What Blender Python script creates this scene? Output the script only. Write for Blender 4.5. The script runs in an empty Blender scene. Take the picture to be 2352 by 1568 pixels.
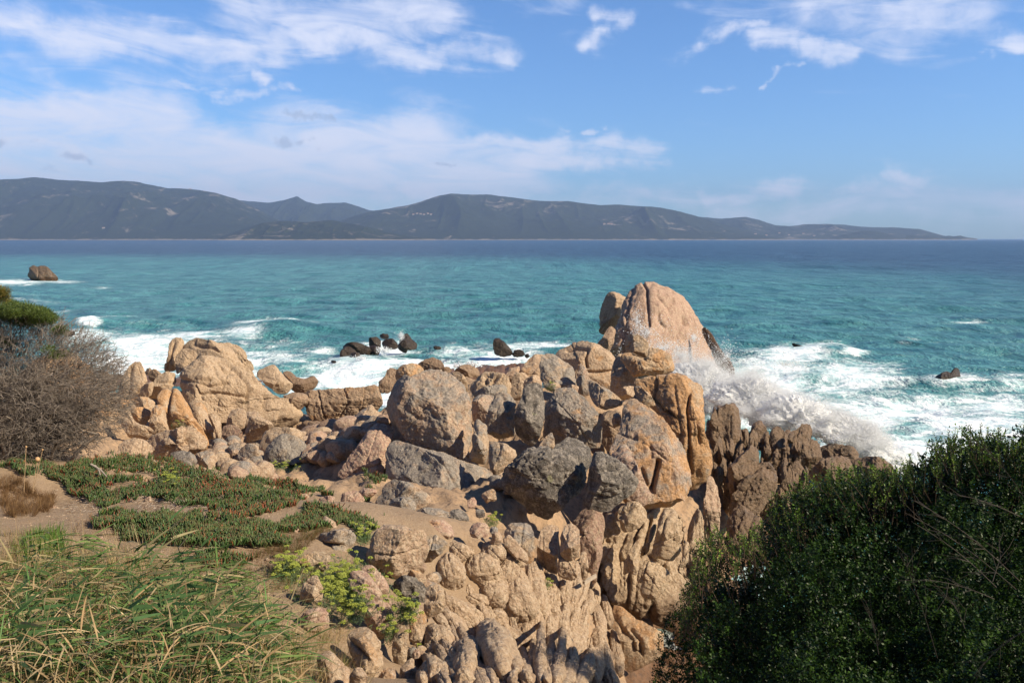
import bpy, bmesh, math, random
import numpy as np
from mathutils import Vector
S = bpy.context.scene
COL = S.collection
random.seed(7); RNG = np.random.default_rng(11)

# ------------------------------------------------------------------ camera, sky, sun
F = 1829.0                       # focal length in pixels of a 2352 px wide picture
PITCH = math.atan(235.0 / F)
CAM = np.array([0.0, 0.0, 8.0])
cd = bpy.data.cameras.new('camera'); cam = bpy.data.objects.new('camera', cd); COL.objects.link(cam)
cam.location = CAM; cam.rotation_euler = (math.pi / 2 - PITCH, 0, 0)
cd.sensor_width = 36.0; cd.lens = 36.0 * F / 2352.0; cd.clip_start = 0.05; cd.clip_end = 300000
S.camera = cam
S.view_settings.view_transform = 'Standard'; S.view_settings.look = 'None'
S.view_settings.exposure = 0.60; S.view_settings.gamma = 1.0; S.view_settings.use_curve_mapping = False
S.cycles.max_bounces = 9; S.cycles.transparent_max_bounces = 8; S.cycles.volume_bounces = 0
S.cycles.diffuse_bounces = 8; S.cycles.glossy_bounces = 2

SUN_EL, SUN_AZ = math.radians(38), math.radians(111)      # azimuth clockwise from +Y (north, the view direction)
sdir = Vector((math.sin(SUN_AZ) * math.cos(SUN_EL), math.cos(SUN_AZ) * math.cos(SUN_EL), math.sin(SUN_EL)))
ld = bpy.data.lights.new('sun', 'SUN'); ld.energy = 5.0; ld.angle = math.radians(0.5); ld.color = (1.0, 0.87, 0.67)
sun = bpy.data.objects.new('sun', ld); COL.objects.link(sun)
sun.rotation_euler = sdir.to_track_quat('Z', 'Y').to_euler()

FW = np.array([0, math.cos(PITCH), -math.sin(PITCH)]); UP = np.array([0, math.sin(PITCH), math.cos(PITCH)]); RT = np.array([1.0, 0, 0])
def ray(x, y):
    x = np.asarray(x, float)[..., None]; y = np.asarray(y, float)[..., None]
    return FW + RT * (x - 1176) / F + UP * (784 - y) / F
def W(x, y, Y):
    r = ray(x, y); return CAM + r * (np.asarray(Y)[..., None] / r[..., 1:2])
def OnZ(x, y, z):
    r = ray(x, y); return CAM + r * ((z - CAM[2]) / r[..., 2:3])
def topx(P):
    d = P - CAM; f = d @ FW; f = np.where(f > .01, f, .01)
    return 1176 + F * (d @ RT) / f, 784 - F * (d @ UP) / f

class NT:
    """small node-tree helper"""
    def __init__(s, tree): s.t = tree; s.t.nodes.clear()
    def n(s, typ, ins=None, **kw):
        nd = s.t.nodes.new(typ)
        for k, v in kw.items(): setattr(nd, k, v)
        for k, v in (ins or {}).items():
            sock = nd.inputs[k]
            if isinstance(v, bpy.types.NodeSocket): s.t.links.new(v, sock)
            else: sock.default_value = v
        return nd
    def m(s, op, a, b=0.0, c=None, clamp=False):
        ins = {0: a, 1: b}
        if c is not None: ins[2] = c
        return s.n('ShaderNodeMath', ins, operation=op, use_clamp=clamp).outputs[0]
    def vm(s, op, a, b=None, scale=None):
        ins = {0: a}
        if b is not None: ins[1] = b
        if scale is not None: ins['Scale'] = scale
        nd = s.n('ShaderNodeVectorMath', ins, operation=op)
        return nd.outputs['Value'] if op in ('DOT_PRODUCT', 'LENGTH', 'DISTANCE') else nd.outputs[0]
    def noise(s, vec, scale, detail=4, rough=.55, dist=0.0, out=0):
        return s.n('ShaderNodeTexNoise', {'Vector': vec, 'Scale': scale, 'Detail': detail, 'Roughness': rough, 'Distortion': dist}).outputs[out]
    def ss(s, v, lo, hi, a=0.0, b=1.0):
        return s.n('ShaderNodeMapRange', {'Value': v, 'From Min': lo, 'From Max': hi, 'To Min': a, 'To Max': b}, interpolation_type='SMOOTHSTEP').outputs[0]
    def mix(s, f, a, b, bt='MIX'):
        nd = s.t.nodes.new('ShaderNodeMix'); nd.data_type = 'RGBA'; nd.blend_type = bt
        for k, v in ((0, f), (6, a), (7, b)):
            if isinstance(v, bpy.types.NodeSocket): s.t.links.new(v, nd.inputs[k])
            else: nd.inputs[k].default_value = (*v, 1) if k > 0 and len(v) == 3 else v
        return nd.outputs[2]
    def sep(s, v): return s.n('ShaderNodeSeparateXYZ', {0: v}).outputs
    def comb(s, x, y, z): return s.n('ShaderNodeCombineXYZ', {0: x, 1: y, 2: z}).outputs[0]

# ---- world: Nishita sky with streaks of high cloud laid out by azimuth and elevation
wd = bpy.data.worlds.new('World'); S.world = wd; wd.use_nodes = True
w = NT(wd.node_tree)
sky = w.n('ShaderNodeTexSky', sky_type='NISHITA', sun_disc=False, sun_elevation=SUN_EL, sun_rotation=SUN_AZ,
          altitude=0, air_density=1.0, dust_density=0.4, ozone_density=2.0)
gen = w.n('ShaderNodeTexCoord').outputs['Generated']
sx, sy, sz = w.sep(gen)
az = w.m('ARCTAN2', sx, sy); el = w.m('ARCSINE', sz)
K = 1829.0
base = w.comb(w.m('MULTIPLY', az, K / 100), w.m('MULTIPLY', el, K / 100), 0.0)     # unit: 100 px
wn = w.n('ShaderNodeTexNoise', {'Vector': base, 'Scale': .55, 'Detail': 5.0, 'Roughness': .6}).outputs['Color']
wv = w.vm('SCALE', w.vm('SUBTRACT', wn, (.5, .5, .5)), scale=1.5)
# shear the coordinates so that fibres run down to the right
strch = w.comb(w.m('ADD', w.m('MULTIPLY', az, K / 100 * .32), w.m('MULTIPLY', el, K / 100 * .35)), w.m('MULTIPLY', el, K / 100 * 1.25), 0.0)
fib = w.noise(strch, 1.5, 9, .62, .9)
pw = w.vm('ADD', base, wv)
def azel(x, y):
    r = ray(x, y); r = r / np.linalg.norm(r)
    return (math.atan2(r[0], r[1]) * K / 100, math.asin(r[2]) * K / 100)
def stroke(x0, y0, x1, y1, wd_, amp):
    a = azel(x0, y0); b = azel(x1, y1)
    ab = (b[0] - a[0], b[1] - a[1]); L2 = max(ab[0] ** 2 + ab[1] ** 2, 1e-6)
    pa = w.vm('SUBTRACT', pw, (a[0], a[1], 0))
    t = w.m('MULTIPLY', w.vm('DOT_PRODUCT', pa, (ab[0], ab[1], 0)), 1 / L2, clamp=True)
    d = w.vm('LENGTH', w.vm('SUBTRACT', pa, w.vm('SCALE', (ab[0], ab[1], 0), scale=t)))
    e = w.m('MULTIPLY', d, 100.0 / wd_)
    return w.m('MULTIPLY', w.m('EXPONENT', w.m('MULTIPLY', w.m('MULTIPLY', e, e), -1.0)), amp)
def strokes(lst):
    acc = None
    for q in lst:
        v = stroke(*q); acc = v if acc is None else w.m('MAXIMUM', acc, v)
    return acc
white = strokes([(-400, 230, 380, 275, 75, 1), (-400, 340, 1000, 345, 95, 1), (-400, 470, 1200, 400, 90, .95), (700, 320, 1520, 352, 34, .95),
    (500, 460, 1150, 450, 60, .8), (1150, 440, 1580, 455, 30, .6), (1600, 440, 2120, 428, 24, .85), (1650, 480, 2700, 455, 45, .7), (1100, 390, 1450, 365, 25, .8),
    (-100, 20, 460, 110, 48, .9), (460, 110, 570, 100, 52, .95), (560, 120, 620, 190, 18, .85), (530, 10, 640, 90, 60, .8), (600, 10, 1020, 30, 60, .8),
    (640, 60, 1150, 140, 36, .9), (350, 192, 700, 220, 12, .6), (0, 90, 130, 160, 30, .4),
    (1345, 110, 1400, 50, 22, .8), (1370, 30, 1440, 25, 25, .85), (1550, 110, 1650, 78, 20, .8), (1650, 75, 1750, 82, 20, .8), (1740, 110, 1830, 100, 30, .85),
    (1860, 115, 1950, 132, 26, .85), (1740, 200, 1850, 150, 8, .7), (1600, 30, 1900, 20, 45, .5), (1880, 30, 2250, 20, 60, .75), (2250, 10, 2360, 80, 26, .8),
    (2195, 112, 2290, 100, 14, .8), (1610, 225, 1665, 205, 12, .5), (1285, 301, 1375, 301, 10, .8), (220, 408, 270, 410, 9, .9), (450, 410, 520, 414, 9, .6),
    (1100, -60, 1300, -40, 60, .6), (2500, 60, 3500, -60, 90, .8), (-1800, 100, -500, 300, 160, .8)])
grey = strokes([(670, 276, 775, 292, 11, 1), (640, 333, 710, 345, 14, 1), (610, 336, 625, 336, 8, .9), (-20, 318, 70, 328, 13, 1), (150, 350, 215, 370, 13, 1),
    (1000, 394, 1050, 396, 7, .8), (95, 384, 165, 388, 10, .6)])
cl = w.ss(w.m('ADD', w.m('MULTIPLY', white, 1.0), w.m('MULTIPLY', w.m('SUBTRACT', fib, .5), 1.6)), .14, 1.20)
gl = w.ss(w.m('ADD', grey, w.m('MULTIPLY', w.m('SUBTRACT', w.noise(base, 3.5, 5, .6), .5), 1.1)), .34, 1.0)
# generic streaks for the part of the sky no stroke describes (behind and beside the view)
skycol = w.mix(1.0, sky.outputs[0], (.66, 1.00, 1.42), 'MULTIPLY')
c1 = w.mix(w.m('MULTIPLY', cl, .92), skycol, (7.6, 7.9, 9.3))
c2 = w.mix(w.m('MULTIPLY', gl, .55), c1, (3.2, 4.1, 5.9))
# unseen sky darkened overhead, dark band added behind the viewer to cut ambient light
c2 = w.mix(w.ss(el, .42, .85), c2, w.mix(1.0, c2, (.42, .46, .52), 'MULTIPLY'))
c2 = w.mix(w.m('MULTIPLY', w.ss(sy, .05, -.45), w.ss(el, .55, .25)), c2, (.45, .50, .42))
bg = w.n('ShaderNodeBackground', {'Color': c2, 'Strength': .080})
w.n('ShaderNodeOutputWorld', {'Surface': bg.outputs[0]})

# ------------------------------------------------------------------ numpy noise
def _h(ix, iy, iz, s):
    n = (ix * 374761393 + iy * 668265263 + iz * 2147483647 + s * 144665) & 0xFFFFFFFF
    n = ((n ^ (n >> 13)) * 1274126177) & 0xFFFFFFFF
    n = ((n ^ (n >> 16)) * 2246822519) & 0xFFFFFFFF
    return ((n ^ (n >> 15)) & 0xFFFFFF) / float(0xFFFFFF)
def vnoise(P, s=0):
    P = np.asarray(P, float); i = np.floor(P).astype(np.int64); f = P - i; u = f * f * f * (f * (f * 6 - 15) + 10)
    x, y, z = i[:, 0], i[:, 1], i[:, 2]; ux, uy, uz = u[:, 0], u[:, 1], u[:, 2]
    def L(a, b, t): return a + (b - a) * t
    a = L(L(_h(x, y, z, s), _h(x + 1, y, z, s), ux), L(_h(x, y + 1, z, s), _h(x + 1, y + 1, z, s), ux), uy)
    b = L(L(_h(x, y, z + 1, s), _h(x + 1, y, z + 1, s), ux), L(_h(x, y + 1, z + 1, s), _h(x + 1, y + 1, z + 1, s), ux), uy)
    return L(a, b, uz) * 2 - 1
def fbm(P, o=4, s=0, g=.5, lac=2.03):
    t = 0; a = 1; n = 0
    for k in range(o):
        t = t + a * vnoise(P, s + k * 17); n += a; a *= g; P = P * lac + 3.7
    return t / n
def ridged(P, o=3, s=0):
    t = 0; a = 1; n = 0
    for k in range(o):
        t = t + a * (1 - np.abs(vnoise(P, s + k * 13)) * 2.2).clip(0, 1) ** 2; n += a; a *= .5; P = P * 2.1 + 1.3
    return t / n

# ------------------------------------------------------------------ object helpers
def mk(name, V, Fc, mat, smooth=True, parent=None, col=None, origin=None, attrs=None):
    V = np.asarray(V, np.float64); Fc = np.asarray(Fc, np.int64)
    if origin is None and parent is None: origin = np.array([V[:, 0].mean(), V[:, 1].mean(), V[:, 2].min()])
    if parent is not None: origin = np.array(parent.location)
    me = bpy.data.meshes.new(name); k = Fc.shape[1]
    me.vertices.add(len(V)); me.vertices.foreach_set('co', (V - origin).astype(np.float32).ravel())
    me.loops.add(Fc.size); me.loops.foreach_set('vertex_index', Fc.astype(np.int32).ravel())
    me.polygons.add(len(Fc)); me.polygons.foreach_set('loop_start', np.arange(0, Fc.size, k, dtype=np.int32))
    me.polygons.foreach_set('loop_total', np.full(len(Fc), k, np.int32))
    me.polygons.foreach_set('use_smooth', np.full(len(Fc), smooth, bool))
    if col is not None:
        ca = me.attributes.new('Col', 'FLOAT_COLOR', 'POINT'); c = np.ones((len(V), 4), np.float32); c[:, :col.shape[1]] = col
        ca.data.foreach_set('color', c.ravel())
    for an, av in (attrs or {}).items():
        a_ = me.attributes.new(an, 'FLOAT', 'POINT'); a_.data.foreach_set('value', np.asarray(av, np.float32))
    me.materials.append(mat); me.update(calc_edges=True); me.validate()
    o = bpy.data.objects.new(name, me); COL.objects.link(o)
    if parent is not None: o.parent = parent
    else: o.location = origin
    return o
def tag(o, label=None, cat=None, group=None, kind=None):
    for k, v in (('label', label), ('category', cat), ('group', group), ('kind', kind)):
        if v: o[k] = v
    return o
def empty(name, loc, label, cat, group=None, kind=None):
    o = bpy.data.objects.new(name, None); COL.objects.link(o); o.location = [float(v) for v in loc]; o.empty_display_size = .2
    return tag(o, label, cat, group, kind)

# ------------------------------------------------------------------ materials
def newmat(name):
    m = bpy.data.materials.new(name); m.use_nodes = True; return m, NT(m.node_tree)
def rock_mat():
    m, t = newmat('granite')
    pos = t.n('ShaderNodeNewGeometry').outputs['Position']; nor = t.n('ShaderNodeNewGeometry').outputs['Normal']
    oc = t.n('ShaderNodeObjectInfo'); colr = t.n('ShaderNodeSeparateColor', {0: oc.outputs['Color']}).outputs
    lich, org, wet, pink = colr[0], colr[1], colr[2], oc.outputs['Alpha']
    rv = t.m('MULTIPLY', oc.outputs['Random'], 37.0); p = t.vm('ADD', pos, t.comb(rv, rv, 0.0))
    z = t.sep(pos)[2]; nz = t.sep(nor)[2]
    big = t.noise(p, .9, 5, .6, .4); mid = t.noise(p, 3.2, 6, .65, .6); fin = t.noise(p, 14.0, 6, .7); gr = t.noise(p, 60.0, 3, .7)
    spk = t.noise(p, 38.0, 2, .6)
    tan = t.mix(big, (.45, .315, .190), (.33, .225, .135))
    tan = t.mix(t.m('MULTIPLY', pink, .8), tan, (.37, .215, .165))
    tan = t.mix(t.ss(fin, .40, .72), tan, (.52, .40, .27))
    # rusty stain
    om = t.ss(t.m('ADD', t.m('MULTIPLY', org, .34), t.m('MULTIPLY', t.noise(p, 1.7, 5, .65, 1.0), 1.0)), .70, .86)
    rst = t.mix(mid, (.50, .285, .125), (.43, .21, .075))
    c = t.mix(t.m('MULTIPLY', om, .85), tan, rst)
    # grey and black lichen crust, likes faces that look up
    lm = t.m('ADD', t.m('MULTIPLY', lich, .70), t.m('ADD', t.m('MULTIPLY', mid, .85), t.m('MULTIPLY', nz, .05)))
    l1 = t.ss(lm, .66, .86)
    c = t.mix(t.m('MULTIPLY', l1, .85), c, t.mix(t.noise(p, 5.5, 5, .7), (.30, .275, .235), (.165, .150, .135)))
    l2 = t.ss(t.m('ADD', t.m('MULTIPLY', lich, .52), t.m('MULTIPLY', t.noise(p, 4.5, 7, .75, .5), 1.0)), .82, .98)
    c = t.mix(t.m('MULTIPLY', l2, .8), c, (.055, .048, .042))
    l3 = t.ss(t.m('ADD', t.m('MULTIPLY', lich, .10), t.noise(t.vm('ADD', p, (9, 4, 7)), 2.6, 4, .5, .3)), .76, .80)
    c = t.mix(t.m('MULTIPLY', l3, t.m('MULTIPLY', lich, .9)), c, (.30, .29, .16))
    stv = t.vm('MULTIPLY', p, (2.6, 2.6, .55)); st = t.noise(stv, 1.0, 5, .65, .8)
    c = t.mix(t.ss(st, .54, .70, 0, .62), c, t.mix(1.0, c, (.42, .38, .36), 'MULTIPLY'))
    # crystals
    c = t.mix(t.ss(gr, .56, .70, 0, .55), c, t.mix(.6, c, (.85, .76, .66)))
    g2 = t.noise(p, 21.0, 4, .75)
    c = t.mix(t.ss(g2, .52, .64, 0, .55), c, t.mix(.75, c, (.07, .055, .045)))
    c = t.mix(t.ss(g2, .46, .36, 0, .45), c, t.mix(.6, c, (.72, .60, .48)))
    c = t.mix(t.ss(spk, .60, .74, 0, .72), c, (.09, .065, .05))
    # wet and splashed
    wm = t.m('MAXIMUM', wet, t.ss(t.m('ADD', z, t.m('MULTIPLY', mid, 1.4)), 1.9, .9))
    c = t.mix(wm, c, t.mix(1.0, c, (.25, .185, .135), 'MULTIPLY'))
    rg = t.m('MULTIPLY_ADD', wm, -.50, .90)
    bmp = t.m('ADD', t.m('MULTIPLY', fin, .06), t.m('ADD', t.m('MULTIPLY', gr, .010), t.m('MULTIPLY', mid, .03)))
    bn = t.n('ShaderNodeBump', {'Height': bmp, 'Strength': 1.0, 'Distance': 1.0}).outputs[0]
    b = t.n('ShaderNodeBsdfPrincipled', {'Base Color': c, 'Roughness': rg, 'Normal': bn, 'Specular IOR Level': .35})
    t.n('ShaderNodeOutputMaterial', {0: b.outputs[0]}); return m
ROCK = rock_mat()
def leaf_mat(name, rough=.5, trans=.35, spec=.4, var=.25):
    m, t = newmat(name)
    a = t.n('ShaderNodeAttribute', attribute_name='Col').outputs['Color']
    pos = t.n('ShaderNodeNewGeometry').outputs['Position']
    c = t.mix(t.noise(pos, 25.0, 3), t.mix(1.0, a, (1 - var,) * 3, 'MULTIPLY'), t.mix(1.0, a, (1 + var,) * 3, 'MULTIPLY'))
    b = t.n('ShaderNodeBsdfPrincipled', {'Base Color': c, 'Roughness': rough, 'Specular IOR Level': spec}).outputs[0]
    if trans > 0:
        tr = t.n('ShaderNodeBsdfTranslucent', {'Color': t.mix(1.0, c, (1.1, 1.2, .5), 'MULTIPLY')}).outputs[0]
        b = t.n('ShaderNodeMixShader', {0: trans, 1: b, 2: tr}).outputs[0]
    t.n('ShaderNodeOutputMaterial', {0: b}); return m
LEAF = leaf_mat('leaf'); GRASS = leaf_mat('grass_blade', .6, .3, .3); SUCC = leaf_mat('fleshy_leaf', .45, .12, .4)
BARK = leaf_mat('bark', .9, 0, .2, .4); GLOSSY = leaf_mat('glossy_leaf', .45, .14, .16, .2)
# droplets and broken water
m_, t_ = newmat('spray_water')
d_ = t_.n('ShaderNodeBsdfDiffuse', {'Color': (.97, .98, .99, 1)}).outputs[0]; tr_ = t_.n('ShaderNodeBsdfTranslucent', {'Color': (.97, .98, .99, 1)}).outputs[0]
t_.n('ShaderNodeOutputMaterial', {0: t_.n('ShaderNodeMixShader', {0: .45, 1: d_, 2: tr_}).outputs[0]}); SPRAY = m_

# ------------------------------------------------------------------ zoom frames used while tracing (origin x, y, scale) -> 2352 px picture
TR = {'D': (0, 0, 1), 'Z1': (0, 689, .3335), 'Z2': (784.4, 689, .3335), 'Z3': (1263.2, 574.2, .4029), 'Z4': (1567.6, 861.3, .4508), 'Z5': (784.4, 1091, .3335),
      'Z6': (0, 1091, .3335), 'A': (861.3, 792.4, .18306), 'B': (1349.4, 620.1, .18313), 'C': (1349.4, 849.8, .2271), 'H': (976.2, 1205.8, .23113),
      'E': (1349.4, 1177.1, .24945), 'F': (574.2, 1148.4, .26765), 'G': (0, 660.3, .29285)}
def tp(T, x, y):
    a, b, s = TR[T]; return a + x * s, b + y * s
_ico = {}
def ico(n):
    if n not in _ico:
        bm = bmesh.new(); bmesh.ops.create_icosphere(bm, subdivisions=n, radius=1)
        _ico[n] = (np.array([v.co[:] for v in bm.verts]), np.array([[v.index for v in f.verts] for f in bm.faces])); bm.free()
    return _ico[n]
ROCKS = []
def rockmesh(T, pts, d, thick=.8, rough=1.0, tilt=.25, strata=None, crease=(), seed=0, facets=9, box=.78, maxres=7, lump=1.0, joints=1):
    rng = np.random.default_rng(seed + 100)
    if len(pts) == 4 and not isinstance(pts[0], tuple):
        cx, cy, rx, ry = pts; k = 14
        pts = [(cx + rx * math.cos(a) * (1 + .12 * rng.standard_normal()), cy + ry * math.sin(a) * (1 + .10 * rng.standard_normal())) for a in np.linspace(0, 2 * math.pi, k, endpoint=False)]
    P = np.array([tp(T, *p) for p in pts], float)
    x, y = P[:, 0], P[:, 1]; x1, y1 = np.roll(x, -1), np.roll(y, -1); cr = x * y1 - x1 * y; A = cr.sum() / 2
    c = np.array([((x + x1) * cr).sum() / (6 * A), ((y + y1) * cr).sum() / (6 * A)])
    Q = np.stack([.85 * P + .15 * np.roll(P, -1, 0), .15 * P + .85 * np.roll(P, -1, 0)], 1).reshape(-1, 2)      # one Chaikin cut
    Q = np.concatenate([Q + (np.roll(Q, -1, 0) - Q) * t for t in np.linspace(0, 1, 12, endpoint=False)])
    th = np.arctan2(-(Q[:, 1] - c[1]), Q[:, 0] - c[0]); r = np.hypot(*(Q - c).T)
    NB = 180; bins = np.full(NB, np.nan); ib = ((th + math.pi) / (2 * math.pi) * NB).astype(int) % NB
    for b_, r_ in zip(ib, r):
        if not bins[b_] > r_: bins[b_] = r_
    ok = ~np.isnan(bins); xs = np.arange(NB); bins = np.interp(xs, np.concatenate([xs[ok] - NB, xs[ok], xs[ok] + NB]), np.tile(bins[ok], 3))
    rad = math.sqrt(abs(A) / math.pi)
    n = 7 if rad > 62 else 6 if rad > 22 else 5 if rad > 8 else 4
    V, Fc = ico(min(n, maxres))
    a = np.arctan2(V[:, 2], V[:, 0]); rho = np.hypot(V[:, 0], V[:, 2])
    fi = (a + math.pi) / (2 * math.pi) * NB - .5; i0 = np.floor(fi).astype(int); fr = fi - i0
    rr = bins[i0 % NB] * (1 - fr) + bins[(i0 + 1) % NB] * fr
    k = rho ** box
    u = rr * k * np.cos(a) / rad; v = rr * k * np.sin(a) / rad
    wd_ = -np.sign(V[:, 1]) * np.abs(V[:, 1]) ** .85 * thick          # towards the viewer is positive
    L = np.stack([u, v, wd_], 1)
    L[:, 2] -= tilt * L[:, 1]
    for _ in range(facets):                                          # broad flat faces
        nn = rng.standard_normal(3); nn[2] = abs(nn[2]) + .55; nn /= np.linalg.norm(nn)
        dist = L @ nn; off = np.quantile(dist, rng.uniform(.64, .92)); L -= nn * np.maximum(0, dist - off)[:, None] * .90
    an = np.arctan2(L[:, 1], L[:, 0]); ib = ((an + math.pi) / (2 * math.pi) * 60).astype(int) % 60; got = np.zeros(60)
    np.maximum.at(got, ib, np.hypot(L[:, 0], L[:, 1])); want = np.array([bins[i * 3:i * 3 + 3].mean() for i in range(60)]) / rad
    rt = (want / np.maximum(got, .05)).clip(.8, 1.5); kk = np.array([.25, .5, .25]); rt = np.convolve(np.concatenate([rt[-1:], rt, rt[:1]]), kk, 'valid')
    fa = (an + math.pi) / (2 * math.pi) * 60 - .5; f0 = np.floor(fa).astype(int); ff = fa - f0; L[:, :2] *= (rt[f0 % 60] * (1 - ff) + rt[(f0 + 1) % 60] * ff)[:, None]
    m2 = (d / ray(c[0], c[1])[1]) / F * rad                          # metres per unit
    sN = V * np.array([1, 1, 1]); nrm = np.stack([sN[:, 0], sN[:, 2], -sN[:, 1]], 1)
    q = L + rng.uniform(-20, 20, 3)
    disp = .065 * lump * fbm(q * 1.6, 3, seed) + .045 * lump * rough * fbm(q * 4.5, 3, seed + 5) - .05 * rough * ridged(q * 1.5, 2, seed + 9) ** 2
    M = L * m2
    disp = disp * m2 + (.020 * rough) * fbm(M * 6.0 + seed, 4, seed + 3, .6) + min(.02, .02 * m2) * rough * fbm(M * 19.0 + seed, 2, seed + 4)
    if rad > 24 and joints:                                         # fracture planes: a thin dark line and a small step
        for _ in range(joints):
            nn = rng.standard_normal(3); nn[2] *= .35; nn /= np.linalg.norm(nn); dj = (L @ nn) - rng.uniform(-.45, .45) + .05 * fbm(q * 2.2, 3, seed + 60)
            wj = .012 / max(m2, .2) + .010; disp = disp - (.022 * m2 + .010) * np.exp(-(dj / wj) ** 2) - .022 * m2 * rng.uniform(-1, 1) / (1 + np.exp(-dj / .012))
    if strata:
        ang, fq, am = strata; ca, sa = math.cos(math.radians(ang)), math.sin(math.radians(ang))
        ac = M[:, 0] * ca + M[:, 1] * sa; al = -M[:, 0] * sa + M[:, 1] * ca
        sw = np.stack([ac * fq, al * fq * .16, M[:, 2] * fq * .35], 1) + seed
        sw = sw + .35 * np.stack([fbm(M * 1.3, 2, 2), 0 * ac, 0 * ac], 1)
        disp = disp - am * (ridged(sw, 2, seed + 1) ** 1.3) + am * .5 * fbm(sw * 1.7, 3, 77)
    px = c[0] + L[:, 0] * rad; py = c[1] - L[:, 1] * rad
    for line, wpx, dep in crease:
        pl = [tp(T, *p) for p in line]; dm = np.full(len(V), 1e9)
        wob = 2.5 * fbm(np.stack([px, py, 0 * px], 1) * .05, 2, 31)
        for (ax, ay), (bx, by) in zip(pl[:-1], pl[1:]):
            dx, dy = bx - ax, by - ay; tt = (((px - ax) * dx + (py - ay) * dy) / (dx * dx + dy * dy + 1e-9)).clip(0, 1)
            dm = np.minimum(dm, np.hypot(px - ax - tt * dx, py - ay - tt * dy) + wob * .3)
        disp = disp - .6 * dep * np.exp(-(dm.clip(0) / wpx) ** 2) * (V[:, 1] < .15)
    M = M + nrm * disp[:, None]
    C = W(c[0], c[1], d); dv = C - CAM; dv /= np.linalg.norm(dv)
    Uv = np.cross(RT, dv); Uv = Uv / np.linalg.norm(Uv)
    return C + M[:, :1] * RT + M[:, 1:2] * Uv - M[:, 2:3] * dv, Fc
QUEUE = []; BASE = []
def rock(label, T, pts, d, lich=.3, org=.25, wet=0.0, pink=.3, name='boulder', cat='boulder', group=None, **kw):
    """queue one rock; its foot also becomes a control point of the ground so that nothing hovers"""
    kw.setdefault('seed', len(QUEUE) * 7 + 3)
    QUEUE.append((label, T, pts, d, (lich, org, wet, pink), name, cat, group, kw))
    if isinstance(pts[0], tuple): P = np.array([tp(T, *p) for p in pts])
    else: P = np.array([tp(T, pts[0] - pts[2], pts[1]), tp(T, pts[0] + pts[2], pts[1]), tp(T, pts[0], pts[1] - pts[3]), tp(T, pts[0], pts[1] + pts[3])])
    if not kw.pop('ground', True): return
    yb = P[:, 1].max(); yt = P[:, 1].min(); low = P[P[:, 1] > yb - .3 * (yb - yt)]; xb = low[:, 0].mean()
    q = W(xb, yb, d); q2 = W(xb, yt, d); hh = q2[2] - q[2]; BASE.append((q[0], q[1] + .1, q[2] + (-.30 * hh if hh > .9 else .02 * hh)))
def build_rocks():
    for label, T, pts, d, colr, name, cat, group, kw in QUEUE[len(ROCKS):]:
        V, Fc = rockmesh(T, pts, d, **kw); o = mk(name, V, Fc, ROCK); o.color = colr; tag(o, label, cat, group); ROCKS.append(o)
# ================================================================== the rocks, traced one by one (meshed further down, after the ground)
# ------------------------------------------------------------------ rocks out in the water
SEA = dict(lich=.95, org=.0, wet=1.0, pink=.2, name='sea_rock', cat='rock')
rock('lone blunt brown rock standing in the sea off the left shore, foam at its foot', 'D', [(58, 642), (64, 628), (68, 614), (78, 609), (88, 613), (94, 609), (108, 611), (118, 622), (131, 634), (136, 646), (95, 650)], 160, lich=.5, org=.1, wet=.75, name='sea_rock', cat='rock', crease=[([(90, 606), (86, 645)], 1.5, .25)], maxres=6)
rock('small square rock in the surf just right of the green top of the dead shrub', 'G', [(512, 338), (540, 333), (588, 343), (592, 372), (550, 385), (512, 378)], 66, **SEA)
G1 = [('dark rounded rock at the left end of the black reef in mid water', (45, 372, 50, 48), 54), ('low dark rock on top of the left end of the black reef', (90, 325, 66, 32), 55), ('dark rock at the right end of the left half of the reef', (150, 350, 46, 38), 55), ('small dark rock low in front of the left half of the reef', (98, 392, 42, 30), 53),
      ('square topped dark rock in the middle of the reef', [(188, 258), (240, 252), (272, 275), (270, 330), (230, 345), (188, 320)], 57), ('low black rock under the square topped one on the reef', (220, 352, 40, 36), 55.5), ('small brown knob behind the middle of the reef', (295, 250, 28, 18), 59),
      ('rounded brown rock right of the reef middle, splashed at its foot', [(270, 300), (300, 268), (350, 262), (390, 300), (388, 335), (330, 345), (280, 335)], 56), ('dark sharp pointed rock, highest on the reef', [(400, 345), (398, 290), (420, 245), (440, 226), (460, 230), (480, 265), (505, 285), (525, 300), (522, 340), (480, 345)], 58),
      ('rounded brown rock in front of the pointed reef rock', (432, 312, 36, 42), 57), ('thin low dark rock barely out of the foam right of the reef', (655, 330, 28, 12), 57), ('tiny dark rock awash left of the reef', (-255 + 200, 425, 18, 9), 52)]
for l_, p_, d_ in G1: rock(l_, 'Z2', p_ if isinstance(p_[0], tuple) else (p_[0], p_[1], p_[2] * 1.2, p_[3] * 1.15), d_, ground=False, thick=.9, facets=12, group='rocks of the black reef', **SEA)
rock('dark upright rounded rock standing alone in the surf beyond the round boulder', 'Z2', [(1042, 330), (1043, 285), (1055, 264), (1085, 259), (1115, 283), (1150, 320), (1180, 350), (1175, 385), (1110, 392), (1055, 378)], 54, **SEA)
rock('low ribbed dark rock leaning on the upright surf rock', 'Z2', (1222, 370, 46, 27), 54, **SEA)
rock('tiny dark rock at the right end of the surf rocks', 'Z2', (1280, 384, 18, 16), 54, **SEA)
rock('flat slanting brown rock awash beyond the big spray', 'D', [(1815, 788), (1830, 789), (1872, 803), (1872, 816), (1840, 814)], 57, **SEA)
rock('low dark rock with a small knob alone in foam at far right', 'D', [(2143, 876), (2150, 862), (2172, 852), (2188, 856), (2192, 843), (2203, 845), (2207, 862), (2205, 882), (2150, 880)], 44, **SEA)

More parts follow.
